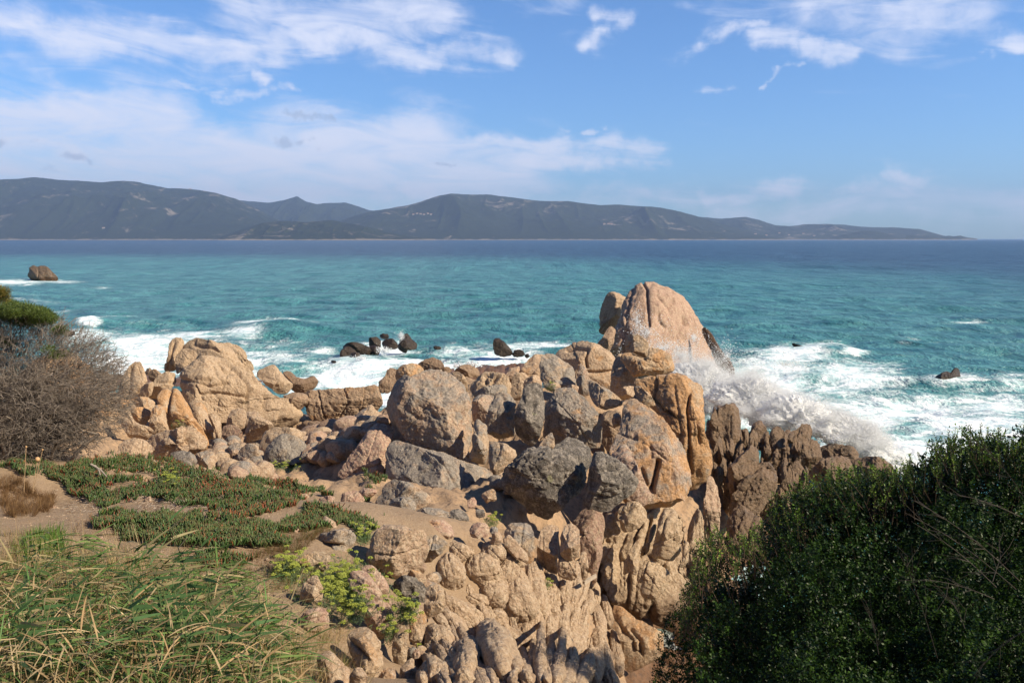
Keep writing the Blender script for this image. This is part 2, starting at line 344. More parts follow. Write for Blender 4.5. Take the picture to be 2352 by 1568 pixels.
# ------------------------------------------------------------------ rock group on the left, by the cove
LT = dict(lich=.12, org=.15, pink=.1)
rock('long whaleback of tan rock, largest on the left shore, running down to the cove', 'Z1', [(1225, 520), (1240, 470), (1300, 430), (1370, 380), (1450, 360), (1530, 385), (1600, 430), (1680, 480), (1760, 540), (1850, 605), (1950, 675), (2060, 725), (2115, 790), (2130, 850), (2050, 930), (1900, 930), (1700, 860), (1500, 850), (1350, 810), (1270, 730), (1235, 620)], 30.5, thick=.75, rough=1.3, tilt=.4, facets=5, strata=(60, .9, .15), name='rock_outcrop', cat='rock',
     crease=[([(1225, 540), (1350, 570), (1450, 600), (1560, 570)], 3, .18), ([(1500, 400), (1600, 460), (1700, 560), (1720, 620), (1700, 720)], 4, .25), ([(1340, 590), (1360, 650), (1500, 640), (1680, 660)], 3, .18), ([(1850, 640), (1830, 760)], 5, .3), ([(1480, 420), (1530, 480), (1640, 500)], 5, .25), ([(1960, 700), (1940, 860)], 4, .2)], **LT)
rock('smooth pale slab of tan rock behind the top of the whaleback', 'Z1', [(1250, 340), (1290, 280), (1345, 258), (1450, 273), (1520, 298), (1600, 335), (1640, 395), (1720, 465), (1755, 500), (1745, 600), (1500, 600), (1300, 480)], 32.8, thick=.7, rough=.7, crease=[([(1340, 270), (1330, 310), (1460, 330), (1640, 400)], 4, .2)], **LT)
rock('stepped tan rock at the back right of the whaleback', 'Z1', [(1490, 286), (1560, 288), (1640, 308), (1690, 350), (1708, 405), (1738, 430), (1757, 490), (1720, 560), (1600, 480)], 34.2, **LT)
rock('tall narrow leaning pillar at the left end of the whaleback', 'Z1', [(1163, 300), (1178, 270), (1225, 252), (1265, 268), (1282, 300), (1250, 350), (1218, 420), (1212, 560), (1120, 560), (1128, 480), (1150, 400)], 33.2, crease=[([(1200, 290), (1180, 380), (1150, 500)], 4, .25)], **LT)
rock('knobbly small rock wedged between the pillar and the whaleback', 'Z1', [(1213, 380), (1250, 334), (1320, 334), (1367, 380), (1335, 435), (1255, 485), (1215, 515), (1200, 430)], 31.8, **LT)
rock('upright split fin of brown rock left of the whaleback', 'Z1', [(812, 650), (828, 560), (860, 480), (890, 440), (935, 417), (975, 425), (1000, 480), (1017, 560), (1012, 690), (940, 710), (820, 690)], 30, thick=.6, crease=[([(905, 425), (895, 520), (890, 650)], 4, .3)], **LT)
rock('small dark rounded rock just right of the split fin', 'Z1', (1025, 495, 30, 28), 32.5, lich=.2, org=.2, wet=.4)
rock('dark rounded rock between the split fin and the leaning pillar', 'Z1', (1065, 525, 52, 42), 32, lich=.2, org=.2, wet=.4)
rock('rounded brown boulder in front of the leaning pillar', 'Z1', [(1018, 670), (1050, 570), (1090, 510), (1150, 486), (1205, 500), (1217, 560), (1185, 610), (1110, 700), (1030, 710)], 30.5, crease=[([(1060, 560), (1200, 570)], 3, .12)], **LT)
rock('small cracked brown block low between fin and rounded boulder', 'Z1', [(958, 650), (970, 600), (1005, 568), (1062, 558), (1050, 650), (1000, 690)], 29.6, **LT)
rock('pale pointed triangular boulder on the right shoulder of the whaleback', 'Z1', [(1750, 500), (1800, 455), (1862, 427), (1910, 460), (1960, 520), (2020, 580), (2032, 625), (1960, 652), (1900, 642), (1820, 580)], 31.5, lich=.15, org=.05, pink=.15, facets=9)
rock('wet glistening ledge behind the pointed triangular boulder', 'Z1', [(1935, 490), (1990, 475), (2040, 530), (2110, 540), (2165, 508), (2197, 560), (2172, 612), (2110, 645), (2020, 640)], 35, lich=.05, org=.35, wet=.6)
rock('dark square block where the whaleback meets the cove ledge', 'Z1', [(1935, 657), (2030, 628), (2112, 640), (2130, 700), (2115, 800), (2050, 760)], 31, lich=.1, org=.3, wet=.35)
rock('long flat topped wet ledge closing the cove, cut by upright cracks', 'D', [(700, 912), (706, 896), (725, 892), (780, 893), (830, 886), (862, 881), (873, 892), (880, 922), (872, 945), (830, 960), (780, 975), (720, 975), (702, 945)], 31.5, thick=.5, tilt=.15, box=.6, facets=3, rough=1.5, lich=.03, org=.5, wet=.35, name='rock_ledge', cat='rock',
     crease=[([(727, 896), (748, 965)], 1.8, .2), ([(790, 892), (800, 925), (780, 960)], 1.8, .16), ([(840, 888), (830, 950)], 1.8, .14)])
rock('dark low block in shade at the end of the whaleback', 'Z1', [(2100, 885), (2122, 828), (2200, 833), (2290, 853), (2325, 880), (2260, 915), (2150, 915)], 28.5, lich=.1, org=.2, wet=.5)
# nearer pinnacles
PN = dict(pink=.15)
rock('tall orange topped hump with a pale flank above the carpet of succulents', 'Z1', [(1063, 700), (1070, 640), (1108, 604), (1170, 596), (1222, 610), (1260, 660), (1292, 720), (1335, 800), (1400, 880), (1440, 960), (1470, 1050), (1350, 1080), (1200, 1000), (1150, 890), (1142, 800), (1120, 760)], 24.3, lich=.12, org=.95, tilt=.3, crease=[([(1160, 610), (1150, 720), (1145, 800)], 5, .25), ([(1280, 720), (1340, 840), (1440, 960)], 4, .15)], **PN)
rock('pale shoulder rock leaning on the right of the orange topped hump', 'Z1', [(1288, 690), (1330, 679), (1392, 700), (1422, 750), (1442, 820), (1472, 880), (1495, 950), (1490, 1030), (1400, 1030), (1310, 830)], 24.9, lich=.08, org=.5, **PN)
rock('slim curved finger of pale rock right of the orange topped hump', 'Z1', [(1428, 800), (1460, 780), (1500, 800), (1527, 860), (1542, 940), (1550, 985), (1505, 985), (1475, 885)], 24.6, lich=.08, org=.25, **PN)
rock('short stubby pinnacle with an orange collar left of the hump', 'Z1', [(1033, 780), (1050, 735), (1095, 709), (1135, 730), (1142, 790), (1150, 850), (1182, 910), (1130, 960), (1080, 950), (1028, 870)], 23.8, lich=.25, org=.75, **PN)
rock('hooked pale pinnacle with a curved back at the edge of the dead shrub', 'Z1', [(828, 790), (845, 715), (868, 698), (887, 735), (902, 800), (945, 850), (1030, 868), (1077, 910), (1025, 970), (900, 960), (820, 850)], 23.3, lich=.05, org=.45, **PN)
rock('flat orange rock behind the hooked pinnacle', 'Z1', [(785, 705), (850, 682), (915, 690), (880, 745), (800, 750)], 26, lich=.1, org=1.0, **PN)
rock('orange rounded block between hooked pinnacle and hump', 'Z1', [(883, 690), (930, 664), (1010, 664), (1072, 700), (1075, 750), (1000, 765), (900, 740)], 25.5, lich=.15, org=.95, **PN)
rock('dark orange boulder in shade left of the stubby pinnacle', 'Z1', [(888, 780), (900, 740), (970, 734), (1037, 760), (1042, 805), (1000, 870), (925, 850)], 24.7, lich=.2, org=.8, **PN)
rock('big pale rounded rock at the lower right of the dead shrub', 'Z1', [(790, 1110), (825, 970), (900, 942), (990, 955), (1050, 1015), (1065, 1110), (960, 1150), (850, 1150)], 20.8, lich=.02, org=.12, pink=.2, rough=1.3)
rock('crumbling honeycombed pale rock below the orange topped hump', 'Z1', [(1000, 960), (1060, 925), (1150, 900), (1300, 880), (1395, 900), (1440, 1000), (1470, 1070), (1420, 1120), (1300, 1110), (1180, 1100), (1080, 1150), (1040, 1080)], 22.0, lich=.06, org=.3, pink=.25, rough=2.6, name='rock_outcrop', cat='rock', crease=[([(1180, 930), (1200, 1000), (1180, 1060)], 9, .3), ([(1290, 900), (1300, 980), (1260, 1010)], 9, .35), ([(1060, 960), (1060, 1080)], 5, .25)])
rock('orange stained cliff rock behind the bare twigs of the dead shrub', 'G', [(150, 640), (300, 520), (470, 470), (590, 508), (690, 610), (760, 690), (850, 820), (900, 900), (918, 1010), (900, 1150), (700, 1250), (300, 1250), (120, 1150), (60, 900)], 24.5, lich=.15, org=.8, pink=.1, thick=.6, name='rock_outcrop', cat='rock', crease=[([(230, 900), (240, 1000)], 8, .4), ([(480, 560), (540, 700), (500, 900)], 6, .3)])
rock('brown rounded rock on the waterline right of the dead shrub', 'G', [(770, 665), (825, 648), (885, 690), (925, 740), (930, 830), (860, 850), (780, 760)], 28, lich=.1, org=.2, wet=.2)
rock('small dark knob in the surf left of the split fin', 'G', (918, 705, 28, 22), 30, lich=.1, org=.2, wet=.6)
rock('squat tan boulder right of the curved finger', 'Z1', [(1550, 860), (1588, 760), (1640, 737), (1692, 760), (1705, 800), (1685, 890), (1610, 910)], 25.5, lich=.08, org=.1, wet=.1, pink=.2)
rock('tan block behind the squat boulder right of the curved finger', 'Z1', [(1680, 765), (1760, 763), (1805, 800), (1780, 880), (1700, 890)], 26.3, lich=.08, org=.1, wet=.1)
rock('pale leaning wedge in front of the whaleback', 'Z1', [(1670, 1000), (1690, 880), (1720, 798), (1790, 808), (1860, 828), (1892, 880), (1850, 950), (1760, 1000)], 24, lich=.06, org=.1, pink=.2, facets=9)
rock('dark reddish cracked boulder left of the pale leaning wedge', 'Z1', [(1522, 940), (1530, 870), (1580, 853), (1640, 870), (1680, 920), (1660, 985), (1570, 985)], 24, lich=.15, org=.3, wet=.4, pink=.9)
rock('huge pale rounded boulder behind the grey peaked one', 'Z1', [(1748, 970), (1800, 905), (1900, 868), (2010, 868), (2082, 895), (2107, 950), (2100, 1060), (1950, 1080), (1800, 1060)], 22.5, lich=.22, org=.2, pink=.1)
rock('grey lichen crusted boulder with a low peak, largest above the cobbles', 'Z1', [(1780, 1090), (1850, 990), (1908, 925), (1970, 913), (2040, 943), (2130, 1000), (2222, 1050), (2205, 1095), (2080, 1135), (1940, 1130), (1850, 1130)], 20.3, lich=.6, org=.2, pink=.1, facets=9)
rock('speckled rounded boulder left of the grey peaked one', 'Z1', [(1622, 1110), (1650, 1020), (1700, 984), (1760, 1000), (1792, 1060), (1775, 1125), (1705, 1155), (1640, 1140)], 20.6, lich=.45, org=.4, pink=.3)
rock('dark grey flat boulder at the edge of the succulents', 'Z1', [(1160, 1085), (1180, 1040), (1260, 1033), (1340, 1060), (1375, 1120), (1300, 1150), (1180, 1150)], 19.8, lich=.65, org=.0, wet=.1)
rock('grey brown boulder touching the right of the dark flat one', 'Z1', [(1335, 1060), (1400, 1034), (1470, 1040), (1507, 1100), (1500, 1160), (1460, 1190), (1370, 1150)], 20, lich=.4, org=.1)
rock('pinkish tilted block under the curved finger', 'Z1', [(1450, 1020), (1480, 985), (1540, 963), (1562, 1000), (1577, 1070), (1500, 1070)], 22.4, lich=.1, org=.2, pink=.8)
rock('greenish grey block right of the pinkish tilted one', 'Z1', [(1556, 1015), (1620, 974), (1670, 990), (1667, 1045), (1600, 1070)], 21.8, lich=.5, org=.1)
rock('dark triangular stone between greenish block and speckled boulder', 'Z1', [(1573, 1040), (1610, 1004), (1652, 1040), (1640, 1110), (1590, 1095)], 21, lich=.4, org=.2, pink=.5)
rock('dark oval stone above the succulents, left of the speckled boulder', 'Z1', (1560, 1130, 58, 45), 20, lich=.35, org=.3, pink=.4)
rock('smooth stone below the foot of the speckled boulder', 'Z1', (1700, 1170, 56, 28), 19, lich=.3, org=.35, pink=.6)
rock('reddish flat stone at the edge of the succulent carpet', 'Z1', (1690, 1218, 62, 27), 18, lich=.2, org=.25, pink=.9)
rock('dark stone tucked under the left end of the grey peaked boulder', 'Z1', (1800, 1140, 50, 38), 19.3, lich=.35, org=.2, pink=.4)
rock('pale leaning stone spotted with orange beside the bright yellow green plant', 'Z1', [(1760, 1240), (1795, 1165), (1850, 1128), (1890, 1148), (1898, 1190), (1862, 1245), (1800, 1260)], 17.3, lich=.15, org=.7, pink=.6)

# ------------------------------------------------------------------ back of the central mass, by the water
BK = dict(lich=.15, org=.2, pink=.1)
rock('wet brown knuckled rock at the water, left behind the round boulder', 'Z2', [(252, 600), (258, 560), (300, 515), (318, 470), (345, 455), (395, 448), (420, 480), (380, 560), (335, 640), (270, 640)], 25.5, lich=.05, org=.25, wet=.55, rough=1.5)
rock('dark wet humped rock at the water right behind the round boulder', 'Z2', [(520, 440), (580, 400), (640, 392), (690, 415), (722, 480), (700, 530), (600, 540), (530, 490)], 29, lich=.1, org=.05, wet=.6, rough=1.4)
rock('small wet knob beside the dark humped rock at the water', 'Z2', (722, 480, 34, 24), 29, lich=.1, org=.1, wet=.5)
rock('low brown wave washed rock furthest right of the humped one', 'Z2', [(772, 490), (820, 446), (880, 441), (945, 480), (960, 530), (800, 540)], 29.5, lich=.05, org=.1, wet=.5)
rock('narrow ochre rock squeezed against the right top of the round boulder', 'Z2', [(740, 500), (800, 490), (850, 520), (872, 600), (875, 700), (830, 640), (790, 560)], 21.5, **BK)
rock('cracked pale block with a knotted top, right of the round boulder', 'Z2', [(872, 525), (930, 500), (1000, 486), (1080, 488), (1130, 510), (1167, 550), (1170, 660), (1100, 690), (900, 700), (880, 620)], 23.5, lich=.12, org=.1, pink=.1, rough=1.5, box=.65, crease=[([(985, 490), (992, 570)], 5, .3), ([(1090, 510), (1040, 580)], 4, .25), ([(960, 500), (1030, 510)], 5, .2)])
rock('low grey lichen rock lying before the cracked pale block', 'Z2', [(895, 650), (950, 608), (1050, 580), (1130, 585), (1180, 635), (1120, 700), (950, 700)], 21.6, lich=.6, org=.1)
rock('rounded grey pink boulder in shade behind the thin upright slab', 'Z2', [(892, 690), (950, 645), (1035, 648), (1070, 690), (1040, 790), (960, 880), (900, 860)], 20.3, lich=.4, org=.3, pink=.6)
rock('brown shaded boulder at the water left of the big dome', 'Z2', [(1128, 520), (1160, 462), (1220, 444), (1245, 480), (1220, 580), (1150, 590)], 28, lich=.15, org=.35, pink=.4)
rock('orange brown ridged boulder leaning on the left of the dome', 'Z2', [(1215, 500), (1270, 425), (1330, 368), (1395, 354), (1400, 420), (1390, 520), (1260, 560)], 26.8, lich=.12, org=.6, pink=.3)
rock('smooth pale egg shaped boulder left of the grey upright block', 'Z2', [(1163, 640), (1166, 540), (1200, 500), (1260, 494), (1302, 530), (1290, 620), (1240, 690), (1180, 690)], 24.5, lich=.05, org=.1, pink=.2, rough=.7)
rock('small pale rounded boulder against the foot of the grey upright block', 'Z2', [(1245, 600), (1265, 540), (1330, 509), (1375, 530), (1385, 600), (1320, 660)], 23.5, lich=.05, org=.15)
rock('great smooth rounded dome with a long curved crack', 'Z2', [(1455, 370), (1490, 335), (1530, 318), (1600, 290), (1680, 282), (1760, 298), (1840, 348), (1887, 410), (1882, 480), (1870, 600), (1850, 700), (1720, 720), (1600, 640), (1500, 520)], 26.8, lich=.08, org=.45, pink=.25, rough=.6, facets=4,
     crease=[([(1545, 345), (1620, 330), (1700, 345), (1680, 400), (1690, 460)], 3, .25), ([(1640, 490), (1750, 500), (1870, 490)], 4, .22)])
rock('grey upright block with a slanted top standing before the dome', 'Z2', [(1363, 460), (1373, 385), (1400, 355), (1440, 351), (1500, 390), (1580, 435), (1612, 500), (1622, 580), (1590, 640), (1480, 640), (1390, 600), (1366, 530)], 22, lich=.5, org=.2, pink=.3, facets=8, crease=[([(1500, 560), (1540, 500), (1570, 440)], 4, .12)])
rock('small sharp tooth of rock right of the grey upright block', 'Z2', [(1628, 500), (1640, 434), (1672, 450), (1700, 500), (1715, 560), (1660, 570)], 21.6, lich=.4, org=.4, pink=.8)
rock('shaded brown boulder at the foot of the sharp tooth', 'Z2', [(1612, 560), (1625, 525), (1690, 515), (1740, 560), (1710, 660), (1640, 650)], 21, lich=.5, org=.4, wet=.2, pink=.5)
rock('tilted plank shaped slab with a lit top and dark underside', 'Z2', [(1697, 620), (1705, 550), (1745, 552), (1820, 608), (1900, 658), (1952, 705), (1925, 765), (1840, 765), (1760, 745), (1715, 690)], 19.3, lich=.4, org=.3, pink=.2, facets=9, tilt=.9)
rock('shadowed block under the tilted plank shaped slab', 'Z2', [(1780, 780), (1850, 750), (1930, 770), (1950, 900), (1900, 1050), (1800, 1030)], 18.6, lich=.3, org=.3, wet=.35)
rock('small brown stone wedged left of the great leaning slab', 'Z2', [(1855, 850), (1870, 785), (1905, 765), (1930, 800), (1925, 860), (1890, 900)], 17.6, lich=.3, org=.4, pink=.5)
rock('small grey stone with green tufts behind the triangular rock', 'Z2', (1450, 595, 55, 30), 20.3, lich=.4, org=.1)
rock('low pale stone at the foot of the grey upright block', 'Z2', (1590, 610, 50, 30), 20.2, lich=.2, org=.1, pink=.4)
# tower
rock('worn brown pedestal carrying the two balanced tower blocks', 'B', [(280, 1500), (300, 1220), (345, 1110), (395, 1030), (450, 1040), (560, 1200), (640, 1350), (620, 1500), (500, 1640), (330, 1620)], 22.6, lich=.25, org=.4, pink=.3, rough=1.5)
rock('upper balanced block of the tower, square with an orange right edge', 'B', [(422, 970), (430, 900), (478, 830), (510, 796), (620, 803), (680, 828), (772, 910), (765, 1000), (757, 1115), (640, 1090), (530, 1050), (438, 1020)], 22.6, thick=.7, ground=False, lich=.35, org=.6, pink=.1, box=.65, facets=9)
rock('lower tower block, wide and pitted with hollows', 'B', [(388, 1110), (425, 1030), (530, 1035), (650, 1080), (745, 1090), (765, 960), (830, 958), (950, 988), (1040, 1058), (1095, 1120), (1100, 1270), (1000, 1312), (850, 1318), (700, 1330), (590, 1345), (535, 1300), (465, 1200), (428, 1150)], 22.1, thick=.75, ground=False, lich=.2, org=.75, pink=.05, rough=1.7, crease=[([(520, 1050), (640, 1080), (760, 1120), (840, 1110)], 4, .15), ([(880, 1090), (1000, 1100)], 6, .12)])
rock('small rounded stones mass at the foot of the tower', 'B', [(420, 1500), (480, 1450), (570, 1450), (620, 1520), (560, 1600), (430, 1600)], 21.3, lich=.15, org=.3, pink=.2, rough=1.6)

# ------------------------------------------------------------------ the great sea stack
rock('giant rounded pinkish sea stack with a dark central cleft, tallest rock of all', 'B', [(225, 1000), (300, 850), (370, 620), (450, 420), (520, 300), (590, 208), (650, 168), (720, 146), (820, 142), (900, 163), (1000, 178), (1100, 238), (1200, 330), (1255, 385), (1330, 500), (1400, 640), (1450, 720), (1500, 800), (1560, 930), (1620, 1080), (1700, 1180), (1800, 1280), (1870, 1400), (1900, 1640), (1500, 1700), (1000, 1700), (500, 1500), (300, 1250)], 38, thick=.72, tilt=.30, lich=.05, org=.12, pink=1.0, rough=1.0, facets=2, box=.72, name='sea_stack', cat='rock',
     crease=[([(700, 165), (745, 250), (752, 400), (768, 600), (785, 720)], 2.4, .30), ([(590, 230), (550, 330), (545, 450), (520, 600), (512, 760)], 3, .22), ([(875, 260), (880, 350), (1000, 480)], 3, .12), ([(1070, 380), (1010, 490), (1030, 560)], 4, .16), ([(890, 560), (880, 640), (960, 720)], 4, .2), ([(1200, 600), (1220, 680)], 5, .3), ([(500, 800), (450, 1000)], 6, .4)])
rock('dark smaller stack tucked behind the left of the giant one, only its top lit', 'B', [(138, 570), (165, 450), (220, 320), (265, 270), (330, 270), (400, 298), (492, 345), (500, 500), (420, 800), (200, 920), (155, 850), (146, 680)], 41, thick=.7, lich=.05, org=.1, pink=.3, rough=.6, name='sea_stack', cat='rock')
rock('dark low shoulder at the left foot of the giant stack', 'B', [(110, 930), (180, 850), (245, 730), (300, 695), (362, 740), (340, 900), (240, 1100), (160, 1050)], 36.5, lich=.05, org=.1, wet=.25, pink=.5)
rock('black wet slab propped against the right flank of the giant stack', 'B', [(1405, 640), (1470, 680), (1550, 755), (1600, 865), (1680, 990), (1740, 1090), (1785, 1108), (1850, 1240), (1862, 1350), (1820, 1460), (1700, 1350), (1600, 1150), (1520, 950), (1450, 800)], 36.6, thick=.5, facets=3, lich=.0, org=.0, wet=1.0, pink=.3, rough=1.4)

# ------------------------------------------------------------------ the grey boulders in the middle
BG = dict(thick=.8)
rock('huge round grey boulder balanced above a flat one, centre of the picture', 'A', [(133, 800), (143, 640), (168, 530), (208, 450), (250, 390), (330, 370), (460, 370), (560, 330), (620, 285), (700, 265), (800, 278), (900, 328), (1000, 390), (1100, 490), (1172, 560), (1202, 650), (1217, 800), (1207, 1000), (1234, 1110), (1192, 1270), (1122, 1400), (1060, 1420), (900, 1382), (750, 1322), (500, 1232), (300, 1132), (168, 990)], 18, ground=False, lich=.46, org=.2, pink=.55, facets=4, box=.75,
     crease=[([(500, 420), (530, 600), (570, 780)], 14, .07), ([(670, 790), (760, 900)], 3, .05), ([(1100, 1180), (1060, 1300)], 10, .08)], **BG)
rock('ochre topped boulder peeping over the left of the huge round one', 'A', [(240, 400), (260, 320), (340, 248), (450, 223), (560, 238), (612, 290), (640, 400), (500, 520), (300, 500)], 19.6, lich=.08, org=1.0, pink=.0)
rock('long flat grey boulder lying under the huge round one', 'Z2', [(285, 1230), (282, 1100), (300, 1000), (345, 950), (440, 970), (600, 1030), (780, 1085), (880, 1108), (1000, 1150), (1050, 1200), (1085, 1290), (1020, 1390), (800, 1400), (600, 1360), (450, 1310), (340, 1290)], 16.4, lich=.56, org=.3, pink=.5, tilt=.6, crease=[([(880, 1120), (830, 1330)], 5, .1)], **BG)
rock('slanting pink bedrock slab running down left of the round boulder', 'Z2', [(-30, 1200), (50, 1070), (130, 960), (180, 880), (250, 838), (330, 850), (370, 930), (330, 1020), (300, 1130), (290, 1230), (180, 1330), (0, 1330)], 17.6, lich=.15, org=.3, pink=1.0, thick=.5, tilt=.8, name='rock_slab', cat='rock', crease=[([(90, 1190), (200, 1150), (280, 1130)], 3, .1)])
rock('thin upright wavy slab right of the huge round boulder', 'Z2', [(872, 1095), (900, 1000), (908, 880), (925, 780), (940, 734), (966, 738), (978, 800), (1012, 830), (1002, 900), (1017, 970), (1012, 1060), (997, 1135), (920, 1125)], 17, lich=.45, org=.1, pink=.2, thick=.9, facets=4)
rock('tall pointed grey rock, first right of the thin wavy slab', 'Z2', [(982, 860), (1018, 730), (1058, 640), (1098, 625), (1150, 640), (1207, 700), (1190, 800), (1192, 900), (1228, 980), (1245, 1050), (1180, 1020), (1080, 960), (1005, 925)], 18, lich=.52, org=.3, pink=.3, facets=8, crease=[([(1100, 640), (1140, 720), (1150, 800)], 4, .1)], **BG)
rock('dark leaf shaped upright rock with a rusty tip', 'Z2', [(1183, 800), (1208, 720), (1238, 650), (1253, 580), (1290, 559), (1360, 561), (1392, 590), (1407, 700), (1393, 820), (1372, 950), (1312, 1015), (1250, 1038), (1200, 960), (1188, 880)], 17.5, lich=.8, org=.3, pink=.1, facets=8, crease=[([(1300, 570), (1330, 660), (1320, 780)], 6, .1)], **BG)
rock('large peaked boulder streaked orange and black, right of the leaf shaped rock', 'Z2', [(1375, 960), (1400, 800), (1418, 680), (1460, 620), (1540, 588), (1600, 600), (1680, 668), (1752, 740), (1787, 830), (1795, 1020), (1700, 1030), (1600, 1000), (1480, 1010)], 18, lich=.55, org=.65, pink=.5, facets=8, **BG)
rock('small grey block in front of the pointed rocks', 'Z2', [(1008, 1110), (1013, 970), (1060, 968), (1140, 990), (1200, 1028), (1225, 1075), (1160, 1120), (1115, 1210), (1060, 1215), (1018, 1160)], 15.8, lich=.4, org=.3, pink=.2, facets=9)
rock('small pyramid stone behind the largest dark grey boulder', 'Z2', [(1350, 1020), (1400, 940), (1450, 906), (1467, 960), (1475, 1030), (1400, 1060)], 15.6, lich=.4, org=.1, pink=.3)
rock('largest dark grey boulder, overhanging its black shadow at the front', 'Z2', [(1052, 1290), (1078, 1220), (1120, 1160), (1200, 1080), (1300, 1010), (1400, 998), (1480, 998), (1528, 940), (1580, 923), (1680, 958), (1745, 1020), (1745, 1100), (1722, 1180), (1705, 1250), (1645, 1330), (1560, 1392), (1480, 1462), (1400, 1532), (1320, 1580), (1240, 1512), (1180, 1442), (1110, 1402), (1068, 1340)], 14.2, lich=.85, org=.25, pink=.4, rough=1.5, facets=8, tilt=.55, crease=[([(1150, 1250), (1135, 1285)], 8, .1), ([(1300, 1300), (1400, 1330), (1480, 1300)], 8, .1)], **BG)
rock('dark grey wedge pointing right with an orange undercut, beside the overhanging boulder', 'Z2', [(1725, 1080), (1750, 1040), (1790, 1030), (1850, 1058), (1930, 1108), (2002, 1170), (2057, 1262), (2042, 1312), (1950, 1372), (1880, 1422), (1830, 1475), (1760, 1458), (1645, 1425), (1680, 1310), (1698, 1200)], 13.9, ground=False, lich=.8, org=.2, pink=.2, rough=1.2, facets=9, tilt=.5, crease=[([(1790, 1180), (1900, 1140)], 5, .12), ([(1690, 1340), (1850, 1370), (2040, 1320)], 4, .12)], **BG)
rock('great leaning slab of pink and orange granite with a dark slit', 'C', [(225, 800), (290, 640), (338, 450), (368, 320), (420, 273), (500, 273), (600, 328), (700, 410), (820, 508), (900, 640), (985, 740), (1025, 850), (1045, 1000), (1080, 1150), (1000, 1300), (850, 1400), (700, 1380), (560, 1440), (420, 1400), (300, 1300), (240, 950)], 16.5, thick=.6, tilt=.35, ground=False, lich=.40, org=.85, pink=.7, rough=.8, facets=5, name='rock_slab', cat='rock',
     crease=[([(715, 920), (690, 1020), (650, 1160), (640, 1210)], 5, .40), ([(540, 1000), (600, 1180), (650, 1240)], 5, .15), ([(880, 940), (860, 1100)], 5, .1), ([(640, 760), (650, 880)], 4, .06)])
rock('tall orange buttress rising behind the leaning slab, highest of the headland', 'C', [(452, 150), (478, 90), (560, 54), (680, 44), (800, 48), (900, 18), (1000, 38), (1070, 98), (1150, 113), (1193, 160), (1207, 280), (1193, 420), (1193, 600), (1243, 820), (1253, 1000), (1215, 1200), (1120, 1450), (1000, 1500), (930, 1200), (860, 800), (680, 420), (560, 310), (478, 250)], 18.3, thick=.55, tilt=.3, box=.65, lich=.28, org=1.0, pink=.2, rough=.9, facets=4, strata=(0, 1.4, .10), name='rock_buttress', cat='rock',
     crease=[([(710, 50), (690, 180), (640, 300)], 3, .2), ([(1040, 250), (1010, 400), (1025, 600), (1020, 880), (1030, 1050)], 3, .26), ([(1120, 520), (1135, 760)], 3, .12), ([(890, 180), (920, 400), (950, 660)], 3, .06)])
rock('shaded orange ledge between the leaning slab and the tilted plank slab', 'C', [(450, 170), (520, 150), (650, 250), (720, 420), (600, 420), (500, 300)], 17.6, ground=False, lich=.45, org=.8, pink=.1)
rock('grey pyramid leaning on the left foot of the great slab', 'C', [(225, 830), (300, 800), (358, 708), (420, 778), (482, 880), (525, 1000), (630, 1220), (650, 1300), (520, 1420), (400, 1330), (300, 1000)], 15.6, ground=False, lich=.35, org=.4, pink=.9, facets=7)

# ------------------------------------------------------------------ stones along the path and at the front
rock('grey mound of rock beside the path below the flat boulder', 'Z5', [(225, 195), (258, 130), (308, 50), (358, 23), (440, 38), (540, 88), (612, 150), (625, 205), (560, 240), (440, 240), (320, 260), (215, 235)], 13.6, lich=.5, org=.25, pink=.4, rough=1.3)
rock('lower grey lobe in front of the mound beside the path', 'Z5', [(300, 250), (340, 165), (420, 143), (472, 158), (525, 200), (500, 260), (380, 290)], 12.9, lich=.55, org=.1, pink=.2)
rock('low flat grey ridge stone on the path right of the mound', 'Z5', [(440, 285), (520, 238), (580, 220), (680, 228), (742, 250), (750, 300), (650, 315), (500, 325)], 12.2, lich=.5, org=.0, pink=.3)
rock('dark low stone between ridge stone and overhanging boulder', 'Z5', [(740, 245), (800, 224), (850, 250), (895, 312), (820, 330), (755, 315)], 12.4, lich=.75, org=.1)
rock('round orange pink stone at the left edge of the path rocks', 'Z5', [(-10, 170), (0, 125), (50, 104), (100, 106), (145, 140), (180, 180), (120, 225), (20, 235)], 13.3, lich=.03, org=.55, pink=1.0)
rock('small orange pink stone left of the round one by the path', 'Z6', (2262, 180, 62, 40), 13, lich=.03, org=.5, pink=1.0)
rock('flat pink orange stone beyond the round orange one', 'Z5', [(60, 105), (140, 84), (250, 95), (235, 150), (160, 160), (100, 125)], 14.4, lich=.05, org=.5, pink=1.0)
rock('broad pink stone with a pale top at the path above the white boulder', 'Z5', [(522, 360), (600, 308), (700, 303), (790, 333), (830, 375), (780, 420), (700, 450), (610, 430)], 11.5, lich=.05, org=.5, pink=1.0, rough=.7)
rock('round dusty pink stone resting on the bedrock top', 'Z5', [(878, 375), (900, 335), (950, 320), (1002, 333), (1023, 375), (1010, 420), (950, 436), (893, 425)], 11.4, lich=.15, org=.0, pink=1.0, rough=.8)
rock('lumpy tan rock between pink stone and overhanging boulder', 'Z5', [(1110, 400), (1150, 328), (1220, 303), (1282, 323), (1322, 380), (1333, 460), (1328, 600), (1260, 610), (1180, 520), (1130, 450)], 12.2, lich=.4, org=.45, pink=.1)
rock('slanting tan lobe spotted orange in front of the lumpy rock', 'Z5', [(1110, 440), (1150, 403), (1200, 448), (1260, 518), (1310, 570), (1290, 610), (1190, 560), (1120, 500)], 11.7, lich=.15, org=.6)
rock('small lumpy stone under the green sprig on the bedrock', 'Z5', (1066, 440, 46, 48), 11.6, lich=.3, org=.1)
rock('small mossy stone cap above the lumpy stone on the bedrock', 'Z5', (1050, 385, 28, 30), 11.8, lich=.55, org=.05)
